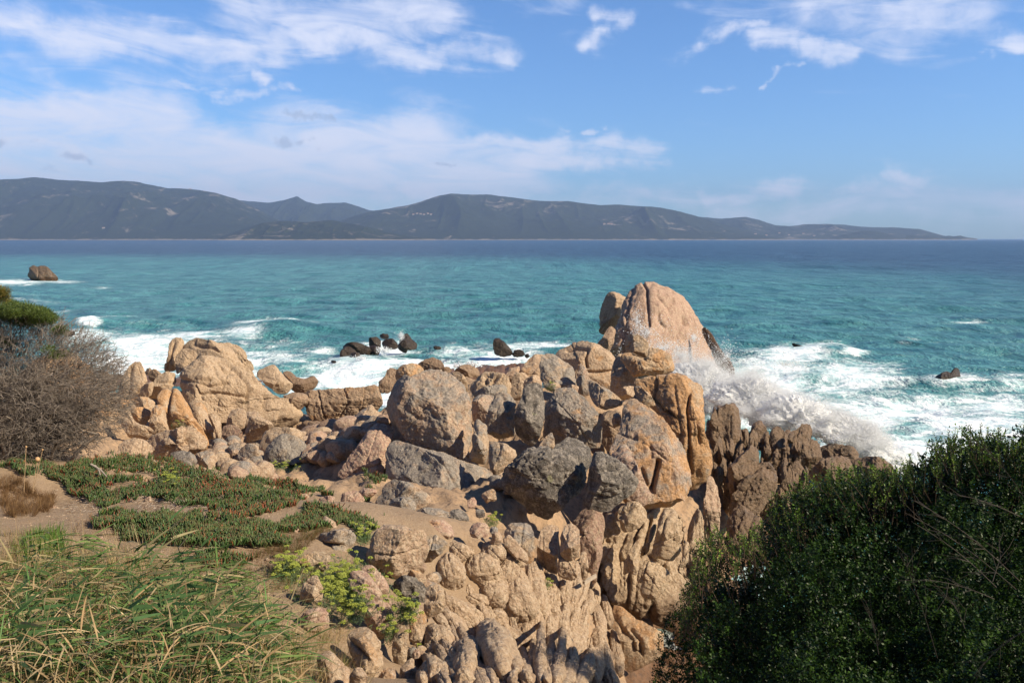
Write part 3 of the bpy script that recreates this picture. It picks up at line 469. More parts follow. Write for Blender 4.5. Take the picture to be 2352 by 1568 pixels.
rock('big white crusted boulder above the yellow green samphire', 'Z5', [(158, 530), (198, 450), (248, 370), (318, 343), (400, 349), (500, 373), (560, 379), (602, 430), (620, 500), (612, 600), (545, 652), (445, 668), (400, 708), (340, 725), (288, 695), (215, 650), (162, 605)], 9.7, lich=.22, org=.0, pink=.35, facets=5, rough=1.1)
rock('flat brown grey stone propped behind the big white boulder', 'Z5', [(570, 420), (650, 403), (712, 440), (744, 470), (705, 525), (640, 580), (550, 655), (560, 540)], 10.1, lich=.35, org=.1, pink=.0, facets=8)
rock('dark brown rounded rock hollowed on one side under the white boulder', 'Z5', [(328, 760), (370, 713), (430, 688), (500, 698), (572, 750), (618, 810), (602, 865), (520, 872), (420, 856), (348, 815)], 9.2, lich=.75, org=.2, pink=.0, wet=.15, crease=[([(480, 800), (490, 830)], 14, .12)])
rock('orange brown stone showing behind the dark hollowed rock', 'Z5', [(430, 700), (480, 648), (540, 663), (588, 710), (585, 780), (520, 760)], 9.7, lich=.1, org=.8)
rock('small pink stone left of the path below the pointed white one', 'F', (375, 268, 52, 42), 10.2, lich=.02, org=.1, pink=.7)
rock('pointed white stone at the edge of the succulents by the path', 'F', [(615, 165), (640, 130), (680, 158), (742, 195), (757, 240), (700, 255), (622, 238)], 10.6, lich=.12, org=.2, pink=.5, facets=9)
rock('layered grey slab stone with a dark gap under its edge', 'F', [(500, 370), (560, 328), (620, 288), (700, 258), (780, 241), (860, 258), (915, 310), (908, 370), (855, 420), (845, 465), (760, 475), (690, 455), (600, 400)], 9.9, lich=.45, org=.0, pink=.2, facets=9, rough=1.4, crease=[([(600, 395), (700, 385), (810, 400)], 5, .16), ([(590, 310), (600, 380)], 4, .05)])
rock('small dark grey stone among the succulents behind the white boulder', 'F', (970, 250, 38, 24), 10.4, lich=.8, org=.0)
rock('square tan stone with a bright face above the samphire', 'F', [(375, 510), (420, 468), (520, 443), (630, 435), (688, 470), (693, 540), (645, 610), (560, 600), (450, 590), (395, 550)], 9.0, lich=.1, org=.45, pink=.0, facets=10, box=.7)
rock('pale triangular stone standing in the samphire', 'F', [(430, 850), (448, 730), (500, 668), (565, 646), (602, 700), (635, 770), (630, 860), (520, 880)], 8.1, lich=.05, org=.15, pink=.2, facets=9)
rock('rounded pink stone with umbels in front, nearest the white boulder', 'F', [(925, 610), (935, 580), (980, 545), (1040, 552), (1100, 598), (1152, 668), (1198, 750), (1208, 840), (1100, 850), (1000, 700)], 8.9, lich=.03, org=.25, pink=.9)
rock('second rounded pink stone, half hidden by samphire', 'F', [(822, 690), (858, 620), (940, 590), (1010, 618), (1050, 670), (1120, 760), (1180, 870), (1060, 880), (900, 790)], 8.4, lich=.02, org=.2, pink=.9)
rock('square red brown block below the samphire mat', 'F', [(955, 940), (1000, 890), (1100, 860), (1192, 866), (1245, 905), (1235, 1000), (1195, 1130), (1140, 1200), (1070, 1170), (990, 1060)], 8.0, lich=.12, org=.4, pink=1.0, facets=9, box=.7)
rock('thin upright splinter of yellow brown rock', 'F', [(1210, 1130), (1248, 1050), (1332, 1002), (1358, 1100), (1360, 1330), (1335, 1410), (1260, 1440), (1218, 1310)], 7.8, lich=.05, org=.35, pink=.0, facets=9, thick=.7)
rock('big tan boulder with a long diagonal crack at the bottom', 'F', [(800, 1130), (860, 1080), (940, 1068), (1060, 1145), (1122, 1228), (1160, 1350), (1158, 1460), (1090, 1580), (1000, 1560), (900, 1430), (850, 1280), (805, 1220)], 7.1, lich=.1, org=.45, pink=.1, crease=[([(850, 1200), (930, 1290), (1030, 1380)], 5, .14), ([(1080, 1200), (1140, 1350)], 4, .06)])
rock('red topped block sunk in grass left of the samphire', 'F', [(420, 1010), (480, 940), (560, 925), (640, 930), (680, 965), (690, 1050), (650, 1110), (500, 1120)], 7.6, lich=.05, org=.4, pink=1.0, facets=9)
rock('tan boulder with a rusty cap at the left edge of the bedrock', 'F', [(1365, 940), (1430, 898), (1500, 958), (1520, 1030), (1490, 1160), (1460, 1290), (1370, 1290), (1360, 1080)], 8.3, lich=.1, org=.75, pink=.2)
rock('pair of stacked ochre stones above the bedrock lobes', 'H', [(-20, 900), (0, 650), (30, 600), (120, 590), (190, 650), (205, 760), (195, 850), (100, 900), (20, 930)], 8.9, lich=.1, org=.6, pink=.1, crease=[([(0, 735), (180, 740)], 6, .1)])
rock('small round stone at the foot of the thin splinter', 'F', (1427, 1315, 37, 46), 7.8, lich=.05, org=.3, pink=.6)
rock('broken brown stone at the bottom edge left of the bedrock', 'F', [(1110, 1500), (1140, 1440), (1240, 1425), (1255, 1620), (1110, 1620)], 7.0, lich=.05, org=.3)
rock('narrow tan stone at the bottom edge beside the broken brown one', 'F', [(1260, 1560), (1290, 1430), (1390, 1335), (1425, 1450), (1400, 1640), (1270, 1640)], 7.3, lich=.05, org=.2)
rock('pale grey stone half buried in dry grass at the bottom', 'F', [(855, 1510), (900, 1440), (950, 1435), (1005, 1490), (1000, 1620), (860, 1620)], 6.2, lich=.1, org=.0, pink=.3)
rock('sloping bedrock showing through dry grass at the bottom', 'F', [(560, 1320), (660, 1290), (770, 1365), (870, 1465), (900, 1640), (700, 1600), (580, 1450)], 6.4, lich=.05, org=.1, pink=.3)
rock('tan block half buried in dry grass by the left end of the path', 'Z6', [(175, 165), (198, 113), (300, 110), (330, 170), (322, 225), (230, 205)], 12.2, lich=.05, org=.25, pink=.3, box=.7)
rock('smooth pale stone right of the half buried tan block', 'Z6', (372, 232, 34, 24), 11.4, lich=.0, org=.1, pink=.6)
rock('small pink stone in the litter on the middle of the path', 'Z6', (1022, 176, 27, 26), 12, lich=.05, org=.3, pink=.8)
rock('white bleached stone lying in the succulents', 'Z6', (1195, 140, 32, 17), 12.6, lich=.0, org=.0, pink=.2)
rock('white stone at the right edge of the upper succulents', 'Z6', (2095, 150, 36, 24), 13, lich=.0, org=.0, pink=.4)
rock('long flat pale stone lying in the upper succulents', 'Z6', (1965, 78, 62, 16), 15, lich=.1, org=.05)
rock('small flat pale stone right of the long flat one', 'Z6', (2122, 98, 30, 15), 14.6, lich=.1, org=.0)
rock('white stone on the bare soil below the path', 'Z6', (1780, 655, 32, 22), 8.9, lich=.0, org=.0, pink=.2)
rock('small square grey stone under the overhanging boulder', 'Z5', [(925, 235), (985, 235), (990, 290), (925, 290)], 12.8, lich=.6, org=.0, box=.6)
rock('small red block leaning by the overhanging boulder', 'Z5', [(862, 175), (900, 150), (932, 150), (930, 225), (872, 230)], 13.6, lich=.05, org=.3, pink=1.0, box=.7)
rock('brown angular stone behind the small red block', 'Z5', (1015, 140, 52, 52), 14, lich=.3, org=.6)
rock('big orange prow of bedrock running down into the brown water', 'E', [(225, 850), (270, 835), (330, 860), (480, 980), (620, 1055), (712, 1110), (722, 1200), (705, 1310), (620, 1395), (520, 1470), (430, 1500), (330, 1430), (300, 1200), (250, 1050)], 13.3, thick=.7, tilt=.5, lich=.0, org=.8, pink=.0, rough=.7, facets=12, strata=(-35, 1.6, .03), name='rock_outcrop', cat='rock', crease=[([(250, 1010), (400, 1160), (410, 1290)], 6, .12), ([(400, 1060), (490, 1180), (490, 1300)], 5, .14), ([(400, 1270), (490, 1300)], 3, .08)])
# upright columns
rock('first upright column under the overhanging boulder, narrow with a split', 'Z5', [(1335, 700), (1348, 430), (1378, 360), (1440, 337), (1502, 345), (1505, 430), (1490, 560), (1490, 700), (1410, 720)], 12.6, thick=.8, box=.65, lich=.1, org=.3, strata=(0, 3.5, .05), name='rock_column', cat='rock')
rock('second upright column, a flat faced block next to the black cleft', 'Z5', [(1497, 540), (1508, 400), (1538, 340), (1600, 326), (1642, 370), (1646, 480), (1635, 560), (1560, 590)], 12.5, thick=.8, box=.6, lich=.05, org=.4, facets=8, name='rock_column', cat='rock')
rock('knobbly rocks below the flat faced column', 'Z5', [(1480, 640), (1500, 575), (1560, 580), (1630, 590), (1645, 660), (1600, 720), (1500, 700)], 12.4, lich=.1, org=.1, rough=2)
rock('stack of small rounded lumps in the mouth of the black cleft', 'Z5', [(1643, 560), (1658, 522), (1690, 525), (1702, 600), (1692, 720), (1650, 720)], 12.8, lich=.1, org=.2, rough=2)
rock('dark back wall of the cleft below the grey wedge', 'Z5', [(1560, 240), (1640, 150), (1780, 180), (1830, 300), (1800, 500), (1790, 760), (1700, 780), (1640, 600), (1640, 380), (1560, 320)], 14.4, thick=.5, ground=False, lich=.05, org=.15, pink=.9, wet=.3, name='rock_wall', cat='rock')
# cliff face
CLF = dict(lich=.02, org=.3, pink=.0)
rock('fluted lower cliff face below the great leaning slab', 'E', [(95, 200), (130, 60), (260, -60), (480, -100), (800, -100), (940, 0), (980, 300), (930, 560), (1040, 700), (980, 900), (880, 960), (700, 1060), (560, 1000), (380, 900), (200, 800), (110, 620)], 15.9, thick=.42, tilt=.35, box=.6, facets=3, rough=1.2, strata=(-14, 2.2, .20), name='cliff_face', cat='cliff', maxres=7, **CLF,
     crease=[([(600, 40), (520, 330), (480, 420)], 4, .25), ([(310, 180), (430, 150), (500, 130)], 3, .15), ([(560, 400), (700, 500), (760, 540)], 5, .2), ([(870, 60), (860, 400), (880, 600)], 6, .35), ([(940, 0), (920, 300)], 5, .35)])
for l_, p_, d_ in [('small oval lobe at the top left of the cliff face', [(118, 180), (135, 60), (180, 8), (240, 5), (275, 70), (308, 170), (290, 200), (200, 225), (130, 230)], 14.9), ('broad rounded lobe at the top of the cliff face', [(260, 20), (300, -60), (420, -120), (540, -60), (560, 60), (480, 140), (400, 165), (310, 180), (290, 120)], 14.7),
                   ('leaning rib that swells at its lower end on the cliff face', [(275, 540), (330, 440), (430, 290), (520, 200), (545, 260), (480, 420), (400, 540), (310, 575)], 14.6), ('small teardrop lobe beside the swelling rib', [(380, 540), (400, 450), (440, 390), (480, 410), (482, 500), (440, 578)], 14.5),
                   ('widest smooth rib, bending down the middle of the cliff face', [(575, 390), (630, 200), (660, 60), (720, -60), (830, -40), (860, 200), (850, 420), (790, 540), (700, 510), (620, 450)], 14.9), ('dark seamed rib right of the widest smooth one', [(855, 560), (875, 300), (900, 212), (930, 240), (945, 300), (910, 560), (880, 610)], 14.7),
                   ('small upright lobe low on the left of the cliff face', [(150, 600), (165, 500), (195, 470), (228, 510), (220, 600), (170, 640)], 14.3), ('thin leaning rib between swelling rib and widest rib', [(470, 500), (540, 300), (600, 100), (640, 0), (660, 20), (600, 260), (540, 420), (500, 560)], 15.0),
                   ('fan of narrow splinters below the widest rib', [(455, 640), (480, 520), (550, 415), (640, 460), (720, 510), (760, 560), (740, 680), (640, 760), (560, 820), (480, 760)], 14.6)]:
    rock(l_, 'E', p_, d_, strata=(-16, 4.0, .06), name='rock_rib', cat='rock', thick=.7, group='ribs of the cliff face', ground=False, **CLF)
rock('narrow shaded rib along the right edge of the cliff', 'Z4', [(95, 690), (128, 560), (155, 480), (192, 560), (200, 680), (178, 860), (110, 900)], 17.3, thick=.6, lich=.02, org=.15, pink=.5, strata=(5, 3, .08), name='rock_rib', cat='rock')
rock('lowest lit rib of the cliff behind the hedge sprigs', 'Z4', [(30, 780), (78, 665), (118, 700), (118, 900), (75, 1120), (20, 1170), (0, 1000)], 16.3, thick=.6, strata=(5, 3, .08), name='rock_rib', cat='rock', **CLF)

# ------------------------------------------------------------------ the dark splintered ridge on the right
RG = dict(lich=.30, org=.05, wet=.78, pink=.0, name='ridge_rock', cat='rock', rough=1.5)
for l_, p_, d_, st in [('flat topped dark mass at the left end of the wet ridge', [(125, 350), (148, 220), (168, 170), (240, 138), (292, 150), (305, 230), (295, 340), (280, 520), (210, 620), (170, 500)], 22, (4, 2.4, .22)),
    ('smooth brown dome shaped rock low on the wet ridge', [(225, 570), (238, 460), (298, 390), (370, 343), (403, 380), (393, 450), (355, 540), (310, 650), (240, 680)], 19.8, (-25, 1.6, .12)), ('pale brown gable shaped rock on the crest of the ridge', [(330, 330), (358, 250), (395, 220), (432, 270), (438, 335), (400, 380), (340, 380)], 22.8, None),
    ('ribbed glistening rock right of the gable shaped one', [(440, 310), (458, 262), (500, 256), (552, 300), (573, 380), (590, 430), (570, 500), (500, 520), (450, 420)], 21.8, (-8, 3.0, .12)), ('small dark knob right under the gable shaped rock', [(400, 340), (418, 290), (440, 280), (448, 340), (425, 370)], 22, None),
    ('dark rock half under the breaking spray', [(540, 290), (600, 248), (652, 243), (675, 272), (645, 315), (700, 340), (710, 420), (700, 520), (630, 540), (590, 440), (565, 350)], 23.4, (-10, 2, .12)), ('black streaming rock under the crest of the spray', [(690, 370), (760, 343), (850, 348), (897, 380), (910, 440), (800, 460), (700, 460)], 24, (80, 2, .12)),
    ('tan rounded rock at the right foot of the ridge', [(630, 500), (715, 430), (780, 408), (862, 420), (885, 490), (860, 580), (700, 600)], 22.3, None), ('pinkish humped rock furthest right, above the hedge', [(850, 440), (930, 413), (1010, 418), (1072, 458), (1100, 530), (1040, 580), (880, 540)], 23, None),
    ('twisted tilted layers below the crest of the ridge', [(225, 650), (280, 560), (350, 480), (420, 420), (480, 428), (495, 500), (480, 620), (390, 720), (300, 780), (235, 760)], 19.4, (-38, 3.2, .16)), ('shiny brown rock beside the white gully', [(530, 520), (590, 418), (645, 480), (662, 560), (655, 680), (560, 680)], 20.8, (-10, 2, .08)),
    ('wet orange rock at the foot of the ridge by the hedge tips', [(220, 780), (250, 680), (330, 660), (430, 760), (420, 880), (300, 960), (210, 900)], 18, (-15, 3, .1)), ('tall dark splinter in the gully behind the cliff', [(195, 700), (215, 500), (245, 420), (262, 520), (255, 700), (230, 780)], 20.6, (0, 3, .1)),
    ('deeply ribbed dark wall in the middle of the ridge', [(290, 340), (320, 250), (360, 300), (440, 330), (480, 400), (500, 520), (440, 480), (380, 350)], 22.4, (0, 3, .2))]:
    rock(l_, 'Z4', p_, d_, strata=st, **RG)
rr_ = random.Random(5)
for k in range(72):
    t_ = k / 71; x_ = 135 + 500 * t_ + rr_.uniform(-15, 15); yt_ = 170 + 110 * t_ + rr_.uniform(-10, 60) + 90 * (k % 4); h_ = rr_.uniform(110, 210); w_ = rr_.uniform(14, 26); ln = rr_.uniform(-.12, .02)
    rock('thin dark upright splinter in the row along the crest of the wet ridge', 'Z4', [(x_ - w_ * .5, yt_ + 20), (x_, yt_), (x_ + w_ * .6, yt_ + 24), (x_ + w_ + ln * h_, yt_ + h_ * .5), (x_ + w_ * .8 + ln * h_, yt_ + h_), (x_ - w_ + ln * h_, yt_ + h_), (x_ - w_ + ln * h_ * .5, yt_ + h_ * .5)], 22.0 - .55 * (k % 4) + rr_.uniform(-.4, .4), strata=(0, 5, .05), group='splinters along the wet ridge', **RG)

# the cone topped pale rock at the cove
rock('pale rock with a small cone on top at the edge of the cobbles', 'Z2', [(95, 850), (128, 780), (172, 753), (183, 720), (215, 717), (232, 755), (282, 780), (303, 812), (300, 860), (200, 890)], 26, lich=.05, org=.05, pink=.3)
# ------------------------------------------------------------------ terrain
CP = [(-6, 2, 4.8), (-3, 2, 4.8), (0, 2, 4.8), (4, 1, 4.0), (-4, 6, 4.5), (-1, 5.5, 4.5), (.2, 7, 4.1), (-10, 6, 4.9), (-10, 12, 4.7), (-16, 9, 5),
      (3, 4, 3.2), (6, 3, 3.8), (10, 5, 4.2), (4.6, 7.5, 2.0), (9, 9, 1.5), (4.5, 12, -.3), (5.6, 18, -.6), (7.5, 21, -.3), (9, 25, -.3), (14, 26, -1.5), (9.5, 22, -1.3), (7.5, 14, -1), (10, 31, -2),
      (5, 33, -2), (20, 15, -1), (0, 60, -3.5), (30, 60, -4), (-30, 60, -4), (-26, 32, -1.5), (-22, 16, 4.2), (25, 40, -4), (30, 10, 3), (-30, 5, 5), (-16, 40, -3), (0, 42, -3), (6, 15, -.5)] + [(X_, Y_, z_) for X_ in (2.2, 3.0, 3.8, 4.5) for Y_, z_ in ((15.0, .1), (16.2, .7), (17.6, 1.8))] + [(1.45, 14.4, 1.0), (.9, 14.3, 1.9), (.35, 14.3, 2.5), (1.2, 15.4, 1.8)]
for x, y, z in [(0, 1180, 4.3), (400, 1170, 4.2), (740, 1150, 4.1), (700, 1250, 4.15), (100, 1070, 4.2), (450, 1075, 4.0), (620, 1085, 3.4), (620, 1030, 2.0), (500, 1000, 2.2),
      (300, 1030, 3.0), (300, 900, 1.2), (750, 1020, 1.3), (780, 950, .1), (860, 960, .25), (700, 950, .1), (400, 960, 1.0), (500, 880, .2), (250, 860, .3),
      (450, 815, -1), (680, 850, -1.2), (790, 850, -1.2), (770, 885, -.9), (870, 880, -.7), (900, 840, -1.2), (600, 820, -1.6), (1100, 800, -1.5), (1200, 790, -1.5), (150, 780, -1.5), (100, 900, 2.4), (0, 950, 3.6), (0, 800, 0), (850, 1060, 3.5), (850, 1150, 3.9), (1000, 1120, 3.3),
      (1000, 1180, 3.8), (1100, 1100, 3.0), (1200, 1000, 2.4), (1100, 900, 1.5), (1050, 850, .3), (1000, 825, -.8), (1300, 900, 2.2), (1400, 900, 2.4), (1500, 900, 2),
      (1280, 810, 0), (1400, 850, 1), (1350, 770, -1), (1000, 1205, 3.8), (1100, 1235, 3.5), (1250, 1220, 2.9), (1330, 1250, 2.3), (900, 1350, 3.7),
      (1000, 1350, 3.1), (1100, 1350, 2.75), (1250, 1350, 2.1), (1350, 1400, 1.4), (1440, 1450, .55), (1540, 1520, -.5), (850, 1480, 3.8), (930, 1500, 3.3),
      (1050, 1500, 2.6), (1200, 1520, 1.9), (1350, 1540, 1.0), (1450, 1568, .35), (1600, 1400, -.6), (1900, 1150, -.6), (2100, 1150, -1.3), (2300, 1100, -1.6), (1750, 1300, -.8), (1950, 1330, -1), (2200, 1300, -1), (1700, 1180, -.2), (1480, 1425, .1), (1560, 1420, -.3)]:
    q = OnZ(x, y, z); CP.append((q[0], q[1], z))
BP = [b for b in BASE if b[1] < 33 and abs(b[0]) < 14]
CP = np.array(CP + BP, float); xy = CP[:, :2]
Dm = np.hypot(xy[:, None, 0] - xy[None, :, 0], xy[:, None, 1] - xy[None, :, 1])
n_ = len(CP); Am = np.zeros((n_ + 3, n_ + 3)); Am[:n_, :n_] = -Dm + np.diag([.15] * (n_ - len(BP)) + [.5] * len(BP)); Am[:n_, n_] = 1; Am[:n_, n_ + 1:] = xy; Am[n_, :n_] = 1; Am[n_ + 1:, :n_] = xy.T
wt = np.linalg.solve(Am, np.concatenate([CP[:, 2], np.zeros(3)]))
def height(X, Y):
    X = np.asarray(X, float).ravel(); Y = np.asarray(Y, float).ravel(); out = np.empty(len(X))
    for i in range(0, len(X), 20000):
        a = X[i:i + 20000]; b = Y[i:i + 20000]
        dd = np.hypot(a[:, None] - xy[None, :, 0], b[:, None] - xy[None, :, 1])
        out[i:i + 20000] = -dd @ wt[:n_] + wt[n_] + wt[n_ + 1] * a + wt[n_ + 2] * b
    return out
def hit(x, y):
    """where the sight line through a traced point meets the ground"""
    r = ray(x, y); r = r / r[1]; Y = np.linspace(2.5, 45, 700); P = CAM + Y[:, None] * r
    below = P[:, 2] < height(P[:, 0], P[:, 1]); i = int(np.argmax(below)) if below.any() else 699
    return P[i]
def soilmask(X, Y):
    P = np.stack([X, Y, 0 * X], 1); nz = .5 * fbm(P * .9, 4, 8)
    m = 1 / (1 + np.exp(-(13.9 - Y + nz * 2.2) * 2.5))
    edge = np.interp(Y, [0, 6, 8, 9.5, 11, 12, 13, 14.5, 16], [2.5, -.3, -.9, -.6, .5, .0, -.4, -1.5, -2.5])
    return m * 1 / (1 + np.exp(-(edge - (Y > 10) * .5 - X + nz) * 5))
xs = np.concatenate([np.linspace(-40, -13, 60), np.arange(-12.9, 9, .085), np.linspace(9.2, 40, 90)])
ys = np.concatenate([np.arange(.5, 20, .085), np.arange(20, 34, .13), np.linspace(34.3, 62, 50)])
GX, GY = np.meshgrid(xs, ys); gx, gy = GX.ravel(), GY.ravel()
gz = height(gx, gy); so = soilmask(gx, gy)
P2 = np.stack([gx, gy, gz], 1)
gz = gz + (1 - so) * (.16 * fbm(P2 * 1.1, 4, 21) - .30 * ridged(P2 * np.array([1.5, .8, 1.0]), 3, 5) - .14 * ridged(P2 * np.array([3.6, 2.2, 2.0]), 3, 15) + .05 * fbm(P2 * 5, 3, 61)) + so * (.05 * fbm(P2 * 1.3, 4, 3) + .012 * fbm(P2 * 9, 3, 4))
V = np.stack([gx, gy, gz], 1); ny_, nx_ = GX.shape; I = np.arange(nx_ * ny_).reshape(ny_, nx_)
Fq = np.stack([I[:-1, :-1].ravel(), I[:-1, 1:].ravel(), I[1:, 1:].ravel(), I[1:, :-1].ravel()], 1)
m_, t = newmat('ground')
pos = t.n('ShaderNodeNewGeometry').outputs['Position']; a = t.n('ShaderNodeAttribute', attribute_name='soil').outputs['Fac']; z = t.sep(pos)[2]
n1 = t.noise(pos, 1.3, 5, .6); n2 = t.noise(pos, 9, 6, .7); n3 = t.noise(pos, 55, 4, .7)
sand = t.mix(n1, (.33, .235, .15), (.22, .15, .09)); sand = t.mix(t.ss(n2, .5, .75), sand, (.20, .125, .075)); sand = t.mix(t.ss(n3, .58, .7, 0, .7), sand, (.50, .42, .33)); sand = t.mix(t.ss(n3, .40, .30, 0, .6), sand, (.10, .07, .05))
rk = t.mix(n1, (.43, .29, .175), (.31, .20, .12)); rk = t.mix(t.ss(n2, .42, .74), rk, (.16, .12, .085)); rk = t.mix(t.ss(n3, .56, .7, 0, .6), rk, (.52, .42, .31))
c = t.mix(a, rk, sand)
wet = t.ss(t.m('ADD', z, t.m('MULTIPLY', n1, 1.0)), 1.2, .6); c = t.mix(wet, c, t.mix(1.0, c, (.42, .33, .26), 'MULTIPLY'))
bn = t.n('ShaderNodeBump', {'Height': t.m('ADD', t.m('MULTIPLY', n2, .04), t.m('MULTIPLY', n3, .014)), 'Strength': .9, 'Distance': 1.0}).outputs[0]
t.n('ShaderNodeOutputMaterial', {0: t.n('ShaderNodeBsdfPrincipled', {'Base Color': c, 'Roughness': t.m('MULTIPLY_ADD', wet, -.45, .92), 'Normal': bn, 'Specular IOR Level': .3}).outputs[0]})
GZ = gz.reshape(GX.shape)
tag(mk('ground', V, Fq, m_, attrs={'soil': so}, origin=np.zeros(3)), 'sandy headland path and rocky shore sloping to the sea', None, None, 'structure')

def groundz(X, Y):
    X = np.asarray(X, float); Y = np.asarray(Y, float)
    i = np.clip(np.searchsorted(ys, Y) - 1, 0, len(ys) - 2); j = np.clip(np.searchsorted(xs, X) - 1, 0, len(xs) - 2)
    fy = ((Y - ys[i]) / (ys[i + 1] - ys[i])).clip(0, 1); fx = ((X - xs[j]) / (xs[j + 1] - xs[j])).clip(0, 1)
    return (GZ[i, j] * (1 - fx) + GZ[i, j + 1] * fx) * (1 - fy) + (GZ[i + 1, j] * (1 - fx) + GZ[i + 1, j + 1] * fx) * fy
def hitv(x, y, Y0=3.0, Y1=34.0):
    r = ray(x, y); r = r / r[:, 1:2]; res = np.full(len(r), Y1); done = np.zeros(len(r), bool)
    for Y in np.arange(Y0, Y1, .07):
        P = CAM + Y * r; h = (P[:, 2] < groundz(P[:, 0], P[:, 1])) & ~done; res[h] = Y; done |= h
    return CAM + res[:, None] * r
def inpoly(x, y, P):
    ins = np.zeros(len(x), bool)
    for (ax, ay), (bx, by) in zip(P, P[1:] + P[:1]):
        with np.errstate(divide='ignore', invalid='ignore'): ins ^= ((ay > y) != (by > y)) & (x < (bx - ax) * (y - ay) / (by - ay + 1e-12) + ax)
    return ins

# ------------------------------------------------------------------ sea
nr, na = 880, 760
dist = 11.0 * (80000 / 11.0) ** (np.linspace(0, 1, nr) ** 1.45)
dist[:620] = np.linspace(1 / 11.0, 1 / 620.0, 620) ** -1.0
dist[620:] = np.geomspace(640, 150000, nr - 620)
ang = np.radians(np.linspace(-52, 52, na))
R_, A_ = np.meshgrid(dist, ang, indexing='ij'); X = (R_ * np.sin(A_)).ravel(); Y = (R_ * np.cos(A_)).ravel(); R1 = R_.ravel()
qx, qy = topx(np.stack([X, Y, 0 * X], 1))
P3 = np.stack([X, Y, 0 * X], 1)
def g(x, y, rx, ry, a=1.0): return a * np.exp(-(((qx - x) / rx) ** 2 + ((qy - y) / ry) ** 2))
near = R1 < 700
zz = np.zeros(len(X)); Pn = P3[near]; wp = np.stack([Pn[:, 0] * .55 - Pn[:, 1] * .25, Pn[:, 1] + .35 * Pn[:, 0], Pn[:, 2]], 1)
def fade(lam): return 1 / (1 + (R1[near] / (lam * 95)) ** 3)
zz[near] = .55 * fbm(wp * .055 + 5, 2, 1) * fade(9) + .36 * fbm(wp * .20, 2, 2) * fade(5) + .20 * fbm(wp * .62, 2, 3) * fade(1.6) + .055 * fbm(wp * 1.9, 2, 4) * fade(.6)
# breaking swells
zz += g(640, 757, 105, 13, .75) + g(700, 790, 120, 10, .25) + g(110, 668, 120, 8, .35) + g(200, 740, 50, 7, .5) + g(1010, 832, 150, 8, .15) + g(1900, 812, 90, 9, .5) + g(880, 840, 90, 22, .35)
foam = np.maximum.reduce([g(30, 648, 90, 9, .95), g(130, 646, 70, 7, .7), g(235, 662, 30, 5, .5), g(60, 690, 120, 14, .35), g(205, 741, 32, 9, 1.0), g(270, 730, 70, 5, .55), g(130, 712, 90, 12, .4),
    g(480, 820, 260, 50, .70), g(330, 790, 150, 34, .90), g(300, 830, 130, 40, .95), g(210, 770, 90, 22, .75), g(430, 770, 110, 20, .7), g(600, 745, 70, 10, 1.0), g(660, 748, 70, 9, 1.0), g(560, 765, 60, 12, .8), g(640, 785, 90, 14, .45), g(650, 815, 110, 18, .62),
    g(800, 850, 130, 35, 1.0), g(850, 838, 70, 16, 1.1), g(960, 830, 110, 16, .85), g(1050, 800, 90, 16, .6), g(1050, 835, 130, 18, .8), g(1150, 815, 110, 22, .85), g(1230, 790, 160, 9, .7), g(880, 795, 80, 14, 1.0), g(740, 800, 60, 16, .6), g(880, 885, 60, 40, .9),
    g(1900, 930, 330, 80, .66), g(1770, 870, 130, 45, .95), g(1820, 820, 120, 26, .85), g(1900, 800, 70, 9, .95), g(1960, 815, 40, 8, .85), g(1950, 870, 150, 50, .78), g(2100, 930, 190, 40, .80), g(2280, 930, 150, 50, .78), g(2230, 990, 200, 50, .88), g(2000, 950, 120, 60, .8), g(2200, 880, 110, 14, .62), g(2330, 880, 90, 25, .55), g(2220, 745, 60, 8, .55), g(2080, 790, 50, 7, .45), g(1700, 940, 90, 70, .95), g(2100, 1040, 300, 60, .9),
    g(1700, 1250, 150, 200, .85), g(1560, 1530, 90, 90, .85), g(760, 970, 60, 22, .7), g(690, 880, 60, 30, .75)])
foam = np.maximum(foam, 1.0 * g(330, 800, 200, 60, .62))
brown = g(1560, 1530, 140, 120, 1.0)
zz += np.where(near, foam.clip(0, 1) * .10 * fbm(P3 * .9, 3, 12) if True else 0, 0)
deep = qy + (-qx * .013) + 26                      # far water deepens towards the horizon
wob = fbm(np.stack([X * .004, Y * .0012, 0 * X], 1), 3, 30)
sea_d = 1 / (1 + np.exp(((R1 + 60 * wob) - np.interp(qx, [0, 1100, 1500, 2352], [430, 330, 250, 165])) / -45.0))
V = np.stack([X, Y, zz], 1); I = np.arange(nr * na).reshape(nr, na)
Fq = np.stack([I[:-1, :-1].ravel(), I[1:, :-1].ravel(), I[1:, 1:].ravel(), I[:-1, 1:].ravel()], 1)[:, ::-1]
m_, t = newmat('sea_water')
pos = t.n('ShaderNodeNewGeometry').outputs['Position']
fo = t.n('ShaderNodeAttribute', attribute_name='foam').outputs['Fac']; dp = t.n('ShaderNodeAttribute', attribute_name='deep').outputs['Fac']; br = t.n('ShaderNodeAttribute', attribute_name='brown').outputs['Fac']
px_, py_, pz_ = t.sep(pos); flat = t.comb(px_, py_, 0.0)
wind = t.comb(t.m('MULTIPLY', px_, .45), t.m('ADD', py_, t.m('MULTIPLY', px_, .25)), 0.0)
rngd = t.vm('LENGTH', flat)
patch = t.noise(wind, .035, 5, .6, .3); fine = t.noise(wind, .35, 6, .65, .4); chop = t.noise(wind, 1.4, 5, .65, .3)
shal = t.mix(patch, (.060, .225, .236), (.110, .315, .305)); shal = t.mix(t.ss(fine, .42, .66), shal, (.020, .125, .145))
deepc = t.mix(fine, (.020, .058, .105), (.032, .082, .140))
tA = t.noise(t.comb(t.m('MULTIPLY', px_, .30), t.m('ADD', t.m('MULTIPLY', py_, .17), t.m('MULTIPLY', px_, .03)), 0.0), 1.0, 6, .68, .2)
